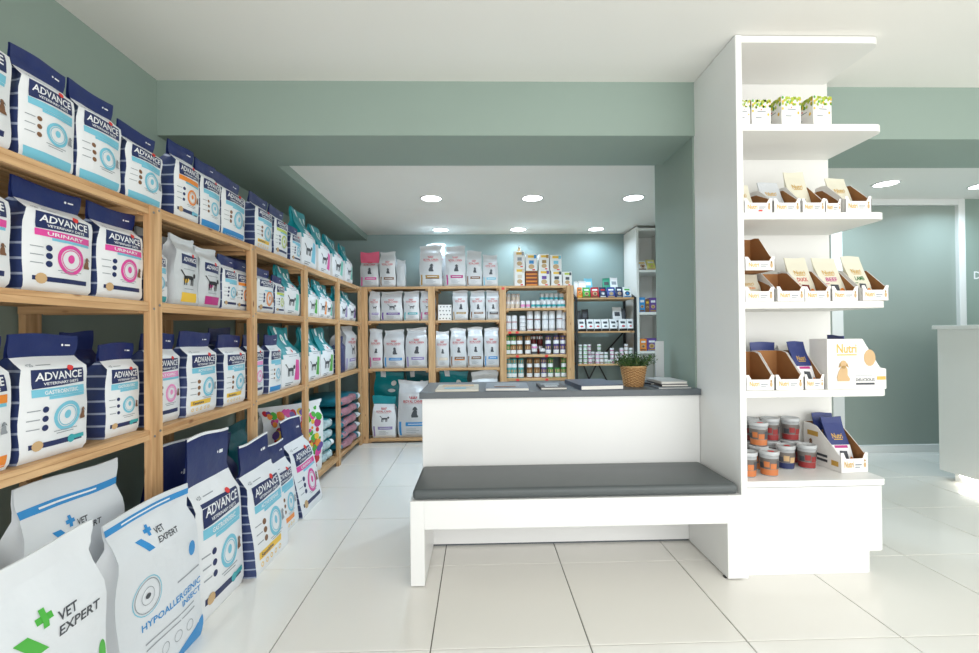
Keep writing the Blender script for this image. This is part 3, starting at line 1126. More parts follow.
VM = (WOVEN, WOVEN, WOVEN)
lean_bag(1.405, 1.800, .60, -1.105, -1.185, .085, VM, vet_blue,
         'leaning white bag with blue lettering and round emblem, in front of the tall navy-topped bag', 8, fin=.10)
lean_bag(1.285, 1.645, .652, -1.275, -1.335, .08, VM, vet_blue_low,
         'white bag with blue stripe standing behind the two front bags', 9, fin=.10, z=Z0 + .001)
lean_bag(.82, 1.215, .685, -.985, -1.065, .11, VM, vet_green,
         'nearest white bag with a green plus mark, in the bottom left corner', 10, fin=.08)
lean_bag(1.03, 1.235, .60, -1.31, -1.36, .12, VM, vet_blue_low,
         'shaded grey bag with blue stripe on the bottom shelf, behind the green-marked bag', 11, fin=.12, z=Z0 + .001)
# standing inside the bottom bays
NM = (NAVY, NAVYG, NAVY, WPRINT)
lean_bag(1.835, 2.14, .62, -1.33, -1.37, .12, BIG, advance_big(LBLUE, ''),
         'shaded navy-topped bag on the bottom shelf behind the tallest leaning bag', 12, fin=.5, z=Z0 + .001)
lean_bag(2.17, 2.475, .56, -1.33, -1.40, .13, NM, None,
         'shaded all-navy bag on the bottom shelf behind the second leaning bag', 13, fin=.2, z=Z0 + .001)
lean_bag(1.44, 1.72, .55, -1.43, -1.48, .13, NM, None,
         'shaded all-navy bag on the bottom shelf behind the blue-striped white bags', 14, fin=.2, z=Z0 + .001)
lean_bag(2.61, 2.87, .55, -1.50, -1.52, .14, (TEALD, TEALD, TEALD), None,
         'dark teal bag on the bottom shelf behind the pink-banded leaning bag', 15, fin=.1, z=Z0 + .001)
lean_bag(3.13, 3.68, .57, -1.395, -1.43, .11, (WFILM, WFILM, WFILM), floral,
         'white bag printed with red, pink and green flowers on the bottom shelf', 16, fin=.08, z=Z0 + .001, name='cat_litter_bag', rz=62)


def sack(name, w, dp, h, loc, m, m2, label, group, seed):
    """soft sack lying flat; w along Y, dp along X, front towards +X"""
    rnd = random.Random(seed)
    a1, a2 = rnd.uniform(0, 6), rnd.uniform(0, 6)
    def P3(s, t, k=1.0):
        # s: -1..1 along Y, t: angle around the section in the XZ plane
        e = (1 - abs(s) ** 5) ** .5 if abs(s) < 1 else 0
        c, sn = math.cos(t), math.sin(t)
        x = dp / 2 * math.copysign(abs(c) ** .45, c) * (.9 + .1 * e)
        z = h / 2 * math.copysign(abs(sn) ** .75, sn) * max(e, .12)
        x += .012 * math.sin(7 * s + a1) * k
        z2 = h / 2 + z + .004 * math.sin(9 * s + 3 * t + a2) * (1 if sn > 0 else 0)
        return (x * k, s * w / 2, max(0, (z2 - h / 2) * k + h / 2))
    S = [-1, -.96, -.88, -.7, -.45, -.2, 0, .2, .45, .7, .88, .96, 1]
    T = [2 * math.pi * k / 20 for k in range(20)]
    v = [P3(s, t) for s in S for t in T]
    f = [(i * 20 + k, i * 20 + (k + 1) % 20, (i + 1) * 20 + (k + 1) % 20, (i + 1) * 20 + k) for i in range(len(S) - 1) for k in range(20)]
    mb = MB().add(v, f, 0, True)
    mb.f += [tuple(range(20)), tuple(range((len(S) - 1) * 20, len(S) * 20))]
    mb.m += [0, 0]; mb.s += [False, False]
    o = mb.build(name, m, None, loc)
    tag(o, label, 'bag', group)
    for part, sa, sb, ta, tb, mm in (('printed_panel', -.88, .42, -.9, .85, m2), ('printed_panel', .52, .85, -.6, .7, WPRINT)):
        v, f = [], []
        for i in range(7):
            for k in range(7):
                v.append(P3(sa + (sb - sa) * i / 6, ta + (tb - ta) * k / 6, 1.012))
        f = [(i * 7 + k, i * 7 + k + 1, (i + 1) * 7 + k + 1, (i + 1) * 7 + k) for i in range(6) for k in range(6)]
        MB().add(v, f, 0, True).build(part, mm, o)
    return o


SACKW = mat('sack_silver_print', (176, 196, 198), 0.4, var=.5, scale=22)
SACKP = mat('sack_pink_print', (176, 124, 136), 0.4, var=.45, scale=22)
SACKT = mat('sack_teal_film', (30, 128, 150), 0.35, var=.15, scale=14, bump=.2, bscale=30)
z = Z0 + .002
for k in range(4):
    sack('litter_sack', .32, .40, .086, (-1.50, 3.855, z), TEAL, SACKW,
         f'teal and white sack lying flat, {ORD[3 - k]} from top of the four-sack pile', 'flat sacks in the four-sack pile', 20 + k)
    z += .090
z = Z0 + .002
for k in range(5):
    sack('litter_sack', .66, .47, .094, (-1.488, 4.425, z), SACKT, SACKP,
         f'blue and pink sack lying flat, {ORD[4 - k]} from top of the five-sack pile', 'flat sacks in the five-sack pile', 30 + k)
    z += .1005

# ------------------------------------------------------------------ bags on the rear rack
def rear_bag(x0, x1, ztop, zs, col, look, shelf, yb=0.0, m=R_M, art='r', fin=.07, d=None, band2=None, animal='dog', rz=0, **kw):
    w = x1 - x0
    d = d or min(.15, .5 * w + .01)
    a = royal(col, band2, animal) if art == 'r' else art
    return make_bag('pet_food_bag', w * .975, ztop - zs, d, m, a, f'{look}, {shelf}', 'bag', 'pet food bags on the rear rack',
                    ((x0 + x1) / 2, 4.90 + yb + d / 2, zs + .001), R(rz), seed=int(abs(x0) * 977 + zs * 31), fin=fin, **{'wr': 1.5, **kw})


SB = lambda c: f'silver food bag with {c} band'
PINKTOP = mat('pink_film', (226, 96, 128), .35, var=.06, bump=.15, bscale=30)
rt = 'on top of rear rack'
rear_bag(-1.295, -1.090, 2.085, BZ1, PINK, 'silver food bag with pink top', 'at the left end on top of rear rack', m=(RSILV, RSILV, PINKTOP), fin=.3)
rear_bag(-1.080, -.905, 2.085, BZ1, BROWN, SB('brown'), 'beside the pink-topped bag on rear rack')
rear_bag(-.895, -.80, 1.995, BZ1, GPRINT, 'crumpled grey see-through bag', 'third from left on top of rear rack', art=None, m=S_M, wr=2.5, d=.08)
rear_bag(-.646, -.395, 2.155, BZ1, OLIVE, SB('gold-brown'), 'front one of a pair, centre top of rear rack', band2=BROWN)
rear_bag(-.592, -.365, 2.205, BZ1, CRED, 'tall silver food bag', 'behind the gold-brown banded bag', yb=.17)
rear_bag(-.362, -.135, 2.145, BZ1, MAGENTA, SB('magenta'), rt)
rear_bag(-.130, .042, 2.090, BZ1, BROWN, SB('dark brown'), 'second from right on top of rear rack')
rear_bag(.050, .218, 2.045, BZ1, LBLUE, SB('light blue'), 'rightmost of the silver row, top of rear rack')
r2 = 'upper shelf of rear rack'
rear_bag(-1.200, -1.078, 1.650, BZ2, LILAC, SB('pale lilac'), 'far left of ' + r2, animal='cat')
rear_bag(-1.070, -.834, 1.648, BZ2, PURPLE, SB('purple'), r2, animal='cat')
rear_bag(-.822, -.650, 1.650, BZ2, TEALP, SB('teal'), r2, animal='cat')
rear_bag(-.640, -.475, 1.648, BZ2, MAGENTA, SB('plum'), 'behind the second pine post, ' + r2, animal='cat')
rear_bag(-.286, -.116, 1.652, BZ2, OLIVE, SB('olive'), r2)
rear_bag(-.092, .072, 1.650, BZ2, BROWN, SB('brown'), 'second from right, ' + r2)
rear_bag(.082, .232, 1.650, BZ2, DGREY, SB('dark grey'), r2, band2=BROWN)
r3 = 'middle shelf of rear rack'
rear_bag(-1.200, -1.055, 1.235, BZ3, MAGENTA, SB('magenta'), r3)
rear_bag(-1.042, -.816, 1.225, BZ3, MBLUE, SB('blue'), 'second from left on ' + r3)
rear_bag(-.803, -.566, 1.245, BZ3, LILAC, SB('lilac'), r3)
rear_bag(-.476, -.327, 1.205, BZ3, BEIGE, SB('beige'), r3)
rear_bag(-.316, -.136, 1.235, BZ3, BROWN, SB('brown and orange'), r3, band2=ORANGE)
rear_bag(-.128, .046, 1.245, BZ3, BROWN, SB('plain brown'), r3)
rear_bag(.058, .222, 1.238, BZ3, MBLUE, SB('blue'), 'rightmost on ' + r3)
# bottom
def tealbag(x0, x1, ztop, look, yb, m=(TEAL, TEAL, TEAL)):
    def art(P, vt, rnd):
        P.rect('white_handle', WPRINT, .18, .90, .36, .99, 0)
        P.disc('paw_emblem', WPRINT, .68, .82, .09, None, 0)
        P.disc('paw_emblem', WPRINT, .62, .70, .13, .06, 0)
    return make_bag('pet_food_bag', x1 - x0, ztop - BZ0, .14, m, art, look, 'bag', 'large bags on the bottom of the rear rack',
                    ((x0 + x1) / 2, 4.90 + yb, BZ0 + .001), 0, seed=int(abs(x0) * 100), fin=.06, wr=1.4)
tealbag(-1.195, -.86, .755, 'tall glossy teal bag at the bottom left of the rear rack', .26)
tealbag(-.84, -.555, .750, 'dark teal bag at the bottom of the rear rack, behind the silver sack', .26, (TEALD, TEALD, TEALD))
rear_bag(-1.175, -.918, .50, BZ0, LILAC, 'white bag with a teal knot on top', 'bottom of rear rack', m=(WFILM, WFILM, TEAL), fin=.2, animal='cat')
rear_bag(-.895, -.552, .665, BZ0, MBLUE, 'large silver dog food sack with blue lettering', 'bottom of rear rack', fin=.06, d=.14)
tealbag(-.46, -.12, .755, 'teal bag half hidden behind the grey counter top', .24)
rear_bag(-.09, .215, .76, BZ0, GPRINT, 'large plain silver sack', 'half hidden behind the counter beside a teal bag', fin=.06, d=.14)

# paw print box
def carton(name, x0, x1, y0, y1, z0, z1, m, label, group=None, cat='box', art=None, rz=0.0, side=None):
    cx, cy = (x0 + x1) / 2, (y0 + y1) / 2
    o = MB().box(x0 - cx, x1 - cx, y0 - cy, y1 - cy, 0, z1 - z0).build(name, m, None, (cx, cy, z0), (0, 0, rz), bevel=.0015, seg=1)
    tag(o, label, cat, group)
    if art:
        P = Print((z1 - z0) / (x1 - x0))
        art(P)
        P.build(plane_mapper((x0 - cx, y0 - cy, 0), (x1 - x0, 0, 0), (0, 0, z1 - z0)), o)
    if side:
        P = Print((z1 - z0) / (y1 - y0))
        side(P)
        P.build(plane_mapper((x0 - cx, y1 - cy, 0), (0, y0 - y1, 0), (0, 0, z1 - z0)), o)
    return o


def paws(P):
    for i in range(4):
        for j in range(4):
            P.disc('paw_print', DGREY, .14 + .24 * i + .06 * (j % 2), .12 + .25 * j, .05, None, 0, 8)
carton('paw_box', -.445, -.298, 4.90, 5.05, BZ2 + .001, BZ2 + .172, CARDW, 'white box dotted with grey paw prints on the rear rack', art=paws)

# ------------------------------------------------------------------ tins
def tin_mesh(r, h, lab0, lab1):
    body = MB().lathe([(r * .96, 0), (r, .004), (r, h - .006), (r * .97, h - .003), (r * .97, h), (r * .88, h), (r * .88, h - .003)], 18)
    lid = MB().lathe([(r * .88, h - .003), (r * .6, h - .002), (r * .55, h - .003), (0.001, h - .003)], 18, cap0=False)
    l0 = MB().lathe([(r + .0006, h * lab0), (r + .0006, h * lab1)], 18, cap0=False, cap1=False)
    return body, lid, l0


TINS = {}
ALU = mat('tin_metal', (196, 198, 200), .3, metal=.8)


def tin(kind, x, y, z, label, group, r, h, m_body, m_label, lab=(.08, .48)):
    key = (kind, r, h, m_body.name, m_label.name, lab)
    if key not in TINS:
        b, l, a = tin_mesh(r, h, *lab)
        c = MB()
        for q in range(3):
            an = R(-90 - 50 + 50 * q)
            p0, p1 = an - .25, an + .25
            rr = r + .0012
            z0, z1 = h * (lab[1] + .1), h * min(.92, lab[1] + .38)
            c.add([(rr * math.cos(p0), rr * math.sin(p0), z0), (rr * math.cos(p1), rr * math.sin(p1), z0),
                   (rr * math.cos(p1), rr * math.sin(p1), z1), (rr * math.cos(p0), rr * math.sin(p0), z1)], [(0, 1, 2, 3)])
        TINS[key] = (b.mesh('tin_body', [m_body]), l.mesh('lid', [ALU]), a.mesh('paper_label', [m_label]), c.mesh('picture', [TAN if m_label is WPRINT else WPRINT]))
    b, l, a, c = TINS[key]
    o = place('food_tin', b, None, (x, y, z), (0, 0, R((x * 977) % 24 - 12)))
    tag(o, label, 'tin', group)
    place('lid', l, o)
    place('paper_label', a, o)
    place('picture', c, o)
    return o


PXM = 4.93 / 444.82
def cx(px):   # position along the tin bay
    return .301 + (px - 65) / 660 * (.965 - .301)
TB1, TB2, TB3, TB4 = 'uppermost tin shelf', 'second tin shelf', 'third tin shelf', 'lowest tin shelf'
tinB = mat('tin_beige', (226, 208, 196), .4)
tinW = mat('tin_white', (228, 228, 230), .4)
for i, (px, m, l) in enumerate([(92, tinB, BEIGE), (140, tinB, BEIGE), (196, tinB, BEIGE), (255, tinW, LPINK), (313, tinW, LPINK), (372, tinW, TEALP),
                                (426, tinW, TEALP), (490, tinW, TEALP), (543, tinW, TEALP), (598, tinW, TEALP), (658, tinW, TEALP), (702, tinW, TEALP)]):
    tin('s', cx(px), 4.93, CZ[0] + .001, f'small pale tin, {ORD[i]} from left in front row of {TB1}', 'small tins on ' + TB1, .024, .082, m, l, (.2, .5))
for i, (px, m, l) in enumerate([(100, tinB, BEIGE), (156, tinB, BEIGE), (206, tinB, BEIGE), (478, tinW, TEALP), (530, tinW, TEALP), (582, tinW, TEALP), (638, tinW, TEALP), (696, tinW, TEALP)]):
    for k in range(2):
        tin('s', cx(px), 5.00, CZ[0] + .001 + .0835 * k, f'small pale tin, {ORD[i]} in rear row of {TB1}, {"upper" if k else "lower"}', 'small tins on ' + TB1, .024, .082, m, l, (.2, .5))
for i, (px, n, r, h, l) in enumerate([(95, 2, .03, .085, CRED), (160, 2, .03, .085, CRED), (250, 4, .034, .041, GPRINT), (332, 2, .034, .108, DRED), (415, 2, .034, .108, DRED),
                                   (500, 2, .034, .108, GPRINT), (575, 2, .034, .108, GPRINT), (660, 2, .034, .112, DRED), (708, 2, .02, .10, GPRINT)]):
    for k in range(n):
        tin('w', cx(px), 4.935, CZ[1] + .001 + (h + .0012) * k, f'white tin in {ORD[i]} column of {TB2}, {ORD[k]} from bottom', 'white tins on ' + TB2, r, h, tinW, l, (.12, .2))
G_, B_, P_, T_, DR = mat('tin_green', (58, 140, 62), .35), mat('tin_brown', (136, 92, 52), .35), mat('tin_purple', (80, 66, 132), .35), mat('tin_teal', (76, 168, 170), .35), mat('tin_dark_red', (92, 36, 30), .35)
CN = {G_: 'green', B_: 'brown', P_: 'purple', T_: 'teal', DR: 'dark red', tinW: 'white'}
up3 = [(82, G_), (136, G_), (216, B_), (306, B_), (376, DR), (450, DR), (532, P_), (614, P_), (694, P_)]
lo3 = [(82, G_), (146, B_), (216, B_), (306, B_), (378, tinW), (466, tinW), (532, P_), (620, P_), (696, P_)]
for i, (px, m) in enumerate(lo3):
    small = m is tinW
    tin('c', cx(px), 4.935, CZ[2] + .001, f'{CN[m]} and white tin, {ORD[i]} from left in bottom row of {TB3}', 'tins on ' + TB3, .031, .062 if small else .105, m, DGREY if small else WPRINT)
    if i == 4:
        tin('c', cx(px), 4.935, CZ[2] + .0645, f'white tin stacked on the {ORD[i]} tin of {TB3}', 'tins on ' + TB3, .031, .05, tinW, LPINK)
for i, (px, m) in enumerate(up3):
    if m is DR:
        for k in range(2):
            tin('c', cx(px), 5.01, CZ[2] + .001 + .1065 * k, f'dark red tin, {"upper" if k else "lower"}, {ORD[i]} from left on {TB3}, set back', 'tins on ' + TB3, .032, .105, DR, DRED)
    else:
        tin('c', cx(lo3[i][0]), 4.937, CZ[2] + .1075, f'{CN[m]} and white tin, {ORD[i]} from left in top row of {TB3}', 'tins on ' + TB3, .031, .098, m, WPRINT)
r4 = [(96, T_), (152, T_), (228, T_), (322, B_), (404, B_), (480, P_), (554, G_), (632, G_), (702, G_)]
for i, (px, m) in enumerate(r4):
    for k in range(2):
        if i == 7 and k:
            continue
        tin('c', cx(px), 4.935, CZ[3] + .001 + .1065 * k, f'{CN[m]} and white tin, {ORD[i]} from left in {"top" if k else "bottom"} row of {TB4}', 'tins on ' + TB4, .0305, .105, m, WPRINT)

# cartons on top of the tin bay
def sachet_face(a, b):
    def f(P):
        P.rect('printed_label', a, .2, .78, .75, .92, 0)
        P.rect('printed_label', b, .72, .74, .95, .95, 0)
        P.disc('picture', TAN, .5, .25, .26, .22, 0)
        P.rect('picture', b, .3, .42, .72, .62, 0)
        P.rect('price_tag', TAGR, .58, .03, .82, .1, 1)
    return f
def brownsachets(P):
    for q in range(8):
        P.rect('sachet_edge', DRED if q % 2 else ORANGE, .03, .03 + .12 * q, .97, .10 + .12 * q, 0)
def tx(px):    # along the top of the tin bay
    return .229 + (px - 0) / 800 * (1.045 - .229)
zt = BZ1 + .001
for i, (a, b, h, m, art, nm) in enumerate([(168, 278, .20, CARDW, sachet_face(YELLOW, BEIGE), 'white and yellow sachet box'),
                                      (290, 418, .165, CARD, brownsachets, 'box of brown and orange sachets'),
                                      (428, 548, .175, CARDW, sachet_face(YELLOW, PURPLE), 'white sachet box with purple corner'),
                                      (566, 682, .165, CARDW, sachet_face(YELLOW, DGREY), 'white sachet box with grey label')]):
    carton('sachet_box', tx(a), tx(b), 4.89, 5.02, zt, zt + h, m, nm + ', bottom row on top of the tin shelf', 'sachet boxes above the tins', art=art)
for i, (a, b, z0, h, art, nm) in enumerate([(168, 278, .2015, .185, sachet_face(GOLD, GPRINT), 'white sachet box with gold label, under a small bottle'),
                                       (292, 412, .1665, .185, sachet_face(YELLOW, MBLUE), 'white sachet box with blue corner, left one'),
                                       (436, 544, .1765, .175, sachet_face(YELLOW, OLIVE), 'white sachet box with olive corner'),
                                       (556, 680, .1665, .175, sachet_face(YELLOW, LBLUE), 'white sachet box with light blue corner')]):
    carton('sachet_box', tx(a), tx(b), 4.892, 5.02, zt + z0, zt + z0 + h, CARDW, nm + ', upper row above the tins', 'sachet boxes above the tins', art=art)
carton('sachet_box', tx(694), tx(792), 4.90, 4.99, zt, zt + .155, CARDW, 'small white and lime box right of the sachet boxes', art=sachet_face(LIME, DGREY))
bo = tag(MB().lathe([(.016, 0), (.017, .03), (.010, .042), (.010, .055), (.0, .056)], 12, cap1=False).build('spray_bottle', TAN, None, (tx(226), 4.95, zt + .388)),
         'tiny tan bottle on top of the sachet boxes', 'bottle')
MB().lathe([(.012, .044), (.012, .06), (.001, .061)], 10, cap1=False).build('cap', WPRINT, bo)

# ------------------------------------------------------------------ black steel rack with pine boards
mr = tag(empty('metal_rack', (1.40, 5.05, 0)), 'black steel rack with thin pine boards right of the tin shelves', 'shelf')
def mpart(n, x0, x1, y0, y1, z0, z1, m):
    return box(n, x0, x1, y0, y1, z0, z1, m, mr)
RZ = [1.560, 1.190, .828, .35]
for xa in (1.062, 1.715):
    mpart('upright', xa, xa + .025, 5.225, 5.25, 0, 1.68, BLACKM)
    mpart('upright', xa, xa + .025, 4.86, 4.885, 0, 1.56, BLACKM)
    MB().bar((xa + .0125 - 1.40, 4.873 - 5.05, 1.55), (xa + .0125 - 1.40, 5.237 - 5.05, 1.68), .025, .02).build('top_stay', BLACKM, mr)
for z in RZ:
    b = mpart('board', 1.088, 1.714, 4.862, 5.222, z - .018, z, W_X)
for (xa, za, xb, zb) in ((1.09, 1.17, 1.40, .36), (1.71, 1.17, 1.40, .83), (1.40, .82, 1.72, .2), (1.40, .82, 1.08, .2)):
    MB().bar((xa - 1.40, 5.236 - 5.05, za), (xb - 1.40, 5.236 - 5.05, zb), .018, .004).build('cross_brace', BLACKM, mr)

def pouch(name, x0, x1, y, z0, h, m, art, label, group, d=.045, rz=0.0, lean=0.0, fold=None, wr=.8, cat='pouch'):
    return make_bag(name, x1 - x0, h, d, (m, m, fold or m), art, label, cat, group, ((x0 + x1) / 2, y, z0), rz,
                    seed=int(abs(x0 + z0) * 700), style='pouch', fin=.12, lean=lean, wr=wr)
def mx(px):
    return 1.076 + (px - 40) / 605 * .652
def treat(a, b, c):
    def f(P, vt, rnd):
        P.rect('printed_label', a, .18, .66, .82, .82, 0)
        P.disc('picture', b, .5, .38, .3, .26, 0)
        P.disc('picture', c, .5, .36, .17, .15, 1)
        P.rect('printed_label', c, .1, .04, .9, .14, 0)
    return f
for i, (a, b, m, art, nm) in enumerate([(54, 104, ORANGE, treat(BROWN, DRED, YELLOW), 'orange-brown'), (110, 186, GREEN, treat(WPRINT, TAN, BROWN), 'green'), (194, 276, CRED, treat(WPRINT, TAN, BROWN), 'red'),
                                   (284, 352, NAVYP, treat(CRED, GPRINT, WPRINT), 'navy and red'), (360, 444, mat('blue_pouch', (56, 76, 160), .4), treat(WPRINT, GPRINT, TAN), 'bright blue'),
                                   (454, 520, NAVYP, treat(WPRINT, TAN, GPRINT), 'dark blue'), (526, 610, WPRINT, treat(GREEN, NAVYP, MBLUE), 'white and green')]):
    pouch('treat_pouch', mx(a), mx(b), 4.895, RZ[0] + .001, .115, m, art, f'small {nm} treat pouch in the row on the black rack top', 'treat pouches on the black rack top')
for a, b, h, m, art, nm in [(56, 100, .20, WPRINT, None, 'plain white pouch, left of a matching one, behind the orange pouch'), (104, 182, .205, WPRINT, None, 'plain white pouch behind the green and red pouches'),
                        (176, 262, .24, LBLUE, treat(WPRINT, MBLUE, TAN), 'light blue pouch behind the red pouch on the black rack'), (362, 440, .235, mat('sea_green_pouch', (64, 160, 130), .4), treat(DGREY, MINT, WPRINT), 'sea-green pouch at the back of the black rack top'),
                        (442, 520, .24, WPRINT, treat(GPRINT, MINT, GPRINT), 'white pouch beside the sea-green pouch on the black rack')]:
    pouch('treat_pouch', mx(a), mx(b), 5.06 + (.05 if a == 176 else 0), RZ[0] + .001, h, m, art, nm, None, d=.06)
def tub(P, vt, rnd):
    P.rect('dark_base', BLACKP, 0, .0, 1, .2, 0)
    P.rect('brand_lettering', DGREY, .2, .62, .8, .8, 0)
    P.disc('picture', CRED if rnd.random() < .5 else DGREY, .5, .4, .22, .12, 0)
for i, (a, b) in enumerate([(58, 132), (150, 222), (226, 296), (302, 376), (386, 460), (482, 562), (566, 628)]):
    pouch('food_pouch', mx(a), mx(b), 4.90, RZ[1] + .001, .132, WPRINT, tub, f'white pouch with black base, {ORD[i]} from left on black rack middle board', 'white pouches on the black rack', d=.05)
for a, b, h, m, nm in [(62, 118, .235, DGREY, 'grey pouch standing behind the first white pouch'), (124, 196, .25, BLACKP, 'black pouch standing behind the second white pouch'),
                   (452, 546, .27, WPRINT, 'taller white pouch behind the sixth white pouch'), (550, 592, .255, DGREY, 'dark grey pouch at the back right of the middle board')]:
    pouch('food_pouch', mx(a), mx(b), 5.02, RZ[1] + .001, h, m, tub, nm, None, d=.06)
STK = [(82, 5, 0), (136, 5, 0), (186, 2, 0), (232, 3, 1), (262, 3, 0), (304, 3, 0), (350, 3, 0), (384, 1, 0), (412, 4, 0), (462, 3, 0), (512, 4, 0), (560, 5, 0), (606, 4, 0), (296, 5, 1), (192, 5, 1)]
for i, (px, n, back) in enumerate(STK):
    lm = [DGREEN, GREEN, MAGENTA, DRED, LPINK, BROWN][i % 6]
    for k in range(n):
        tin('small', mx(px), 4.91 + .07 * back, RZ[2] + .001 + .0432 * k, f'small round tin, {ORD[n - 1 - k]} from top in {ORD[i] if not back else "rear " + ORD[i]} stack on black rack',
            'small round tins on the black rack', .0215, .042, tinW, lm, (.3, .5))

# ------------------------------------------------------------------ tall white shelf in the rear right corner
wu = tag(empty('white_bookcase', (1.9, 5.08, 0)), 'tall white open bookcase in the rear right corner', 'shelf')
def upart(n, x0, x1, y0, y1, z0, z1, m=LACQ_IN):
    return box(n, x0, x1, y0, y1, z0, z1, m, wu, .002)
upart('side_panel', 1.748, 1.776, 4.87, 5.29, 0, 2.34)
upart('side_panel', 2.08, 2.11, 4.87, 5.29, 0, 2.34)
upart('back_panel', 1.776, 2.08, 5.27, 5.29, 0, 2.34)
WZ = [.08, .52, .966, 1.396, 1.866, 2.33]
for z in WZ:
    upart('shelf_board', 1.776, 2.08, 4.88, 5.27, z - .028, z)
def wx(px):
    return 1.782 + (px - 690) / 180 * .20
for a, b, h, m, art, nm in [(694, 752, .165, MBLUE, treat(WPRINT, TAN, BROWN), 'blue treat box'), (756, 796, .145, BROWN, treat(YELLOW, TAN, BROWN), 'brown treat box'), (798, 868, .16, PURPLE, treat(WPRINT, TAN, OLIVE), 'purple treat box')]:
    carton('treat_box', wx(a), wx(b), 4.90, 4.98, WZ[3] + .001, WZ[3] + h, m, nm + ' on the upper shelf of the white bookcase', art=lambda P, art=art: art(P, 1, random))
for a, b, h, m, art, nm in [(696, 764, .135, ORANGE, treat(WPRINT, TAN, BROWN), 'orange treat box'), (768, 862, .14, PURPLE, treat(WPRINT, TAN, OLIVE), 'purple treat box')]:
    carton('treat_box', wx(a), wx(b), 4.90, 4.98, WZ[2] + .001, WZ[2] + h, m, nm + ' on the lower shelf of the white bookcase', art=lambda P, art=art: art(P, 1, random))
carton('treat_box', wx(700), wx(732), 5.02, 5.09, WZ[2] + .001, WZ[2] + .29, DGREY, 'dark slim box behind the orange treat box')
pouch('treat_pouch', wx(690), wx(780), 4.95, WZ[4] + .001, .11, WPRINT, treat(YELLOW, TAN, BROWN), 'white and tan pouch on the top shelf of the white bookcase', None, d=.08)
pouch('treat_pouch', wx(782), wx(868), 4.95, WZ[4] + .001, .12, mat('pale_yellow_pouch', (222, 212, 130), .4), treat(WPRINT, LIME, TAN), 'yellow pouch on the top shelf of the white bookcase', None, d=.08)

# ------------------------------------------------------------------ counter and bench
ct = tag(empty('counter', (.45, 2.68, 0)), 'low white counter with a slate grey top behind the bench', 'counter')
def cpart(n, x0, x1, y0, y1, z0, z1, m, bev=.003):
    return box(n, x0, x1, y0, y1, z0, z1, m, ct, bev)
cpart('front_panel', -.318, 1.2395, 2.478, 2.503, .012, .8215, LACQ)
cpart('end_panel', -.318, -.288, 2.503, 2.93, .012, .8215, LACQ)
cpart('end_panel', 1.172, 1.200, 2.503, 2.93, .012, .8215, LACQ)
cpart('back_panel', -.288, 1.172, 2.90, 2.93, .012, .8215, LACQ)
cpart('plinth', -.28, 1.17, 2.49, 2.91, 0, .012, GREYTOP, 0)
MB().prism([(x - .45, y - 2.68) for x, y in [(-.331, 2.458), (1.2398, 2.458), (1.2398, 2.513), (1.2335, 2.513), (1.2335, 2.955), (-.331, 2.955)]], .8215, .857).build('worktop', GREYTOP, ct, bevel=.004)

bn = tag(empty('bench', (.45, 2.28, 0)), 'white bench with a dark grey padded seat in front of the counter', 'bench')
def bpart(n, x0, x1, y0, y1, z0, z1, m, bev=.003, seg=2):
    return box(n, x0, x1, y0, y1, z0, z1, m, bn, bev, seg)
bpart('leg_panel', -.328, -.262, 2.083, 2.476, .006, .400, LACQ)
bpart('leg_panel', 1.168, 1.2385, 2.083, 2.476, .006, .400, LACQ)
bpart('front_rail', -.262, 1.168, 2.083, 2.108, .268, .400, LACQ, .001)
bpart('seat_board', -.262, 1.168, 2.108, 2.476, .372, .400, LACQ)
for x in (-.31, -.28, 1.17, 1.20):
    bpart('foot', x - .008, x + .008, 2.10, 2.12, 0, .006, BLACKM, 0)
cu = bpart('seat_cushion', -.318, 1.230, 2.090, 2.474, .4005, .450, LEATHER, .019, 5)
for p in cu.data.polygons:
    p.use_smooth = True
# welt line round the cushion
# ------------------------------------------------------------------ white display tower
tw = tag(empty('display_tower', (1.57, 2.30, 0)), 'tall white open-sided display tower with five shelves of treats', 'shelf')
def tpart(n, x0, x1, y0, y1, z0, z1, m=LACQ, bev=.003):
    return box(n, x0, x1, y0, y1, z0, z1, m, tw, bev)
tpart('side_panel', 1.2415, 1.273, 2.092, 2.513, .0, ZC - .002)
tpart('back_panel', 1.273, 1.980, 2.455, 2.475, .455, ZC - .002, LACQ_IN)
def rounded(x0, x1, y0, y1, r):
    pts = [(x0, y0)]
    for k in range(7):
        a = R(-90 + 15 * k)
        pts.append((x1 - r + r * math.cos(a), y0 + r + r * math.sin(a)))
    return pts + [(x1, y1), (x0, y1)]
TZ = [2.172, 1.746, 1.318, .892]
for z, xe in zip([ZC - .003] + TZ, (1.965, 1.975, 1.980, 1.980, 1.978)):
    MB().prism([(x - 1.57, y - 2.30) for x, y in rounded(1.273, xe, 2.095, 2.455, .05)], z - .034, z).build('shelf', LACQ_IN, tw, bevel=.003)
MB().prism([(x - 1.57, y - 2.30) for x, y in rounded(1.273, 1.962, 2.093, 2.475, .04)], .430, .460).build('base_top', LACQ, tw, bevel=.004)
MB().prism([(x - 1.57, y - 2.30) for x, y in rounded(1.273, 1.952, 2.098, 2.475, .04)], .115, .427).build('base_cabinet', LACQ, tw, bevel=.003)
MB().prism([(x - 1.57, y - 2.30) for x, y in rounded(1.273, 1.90, 2.118, 2.46, .03)], .0, .115).build('plinth', LACQ, tw, bevel=.002)

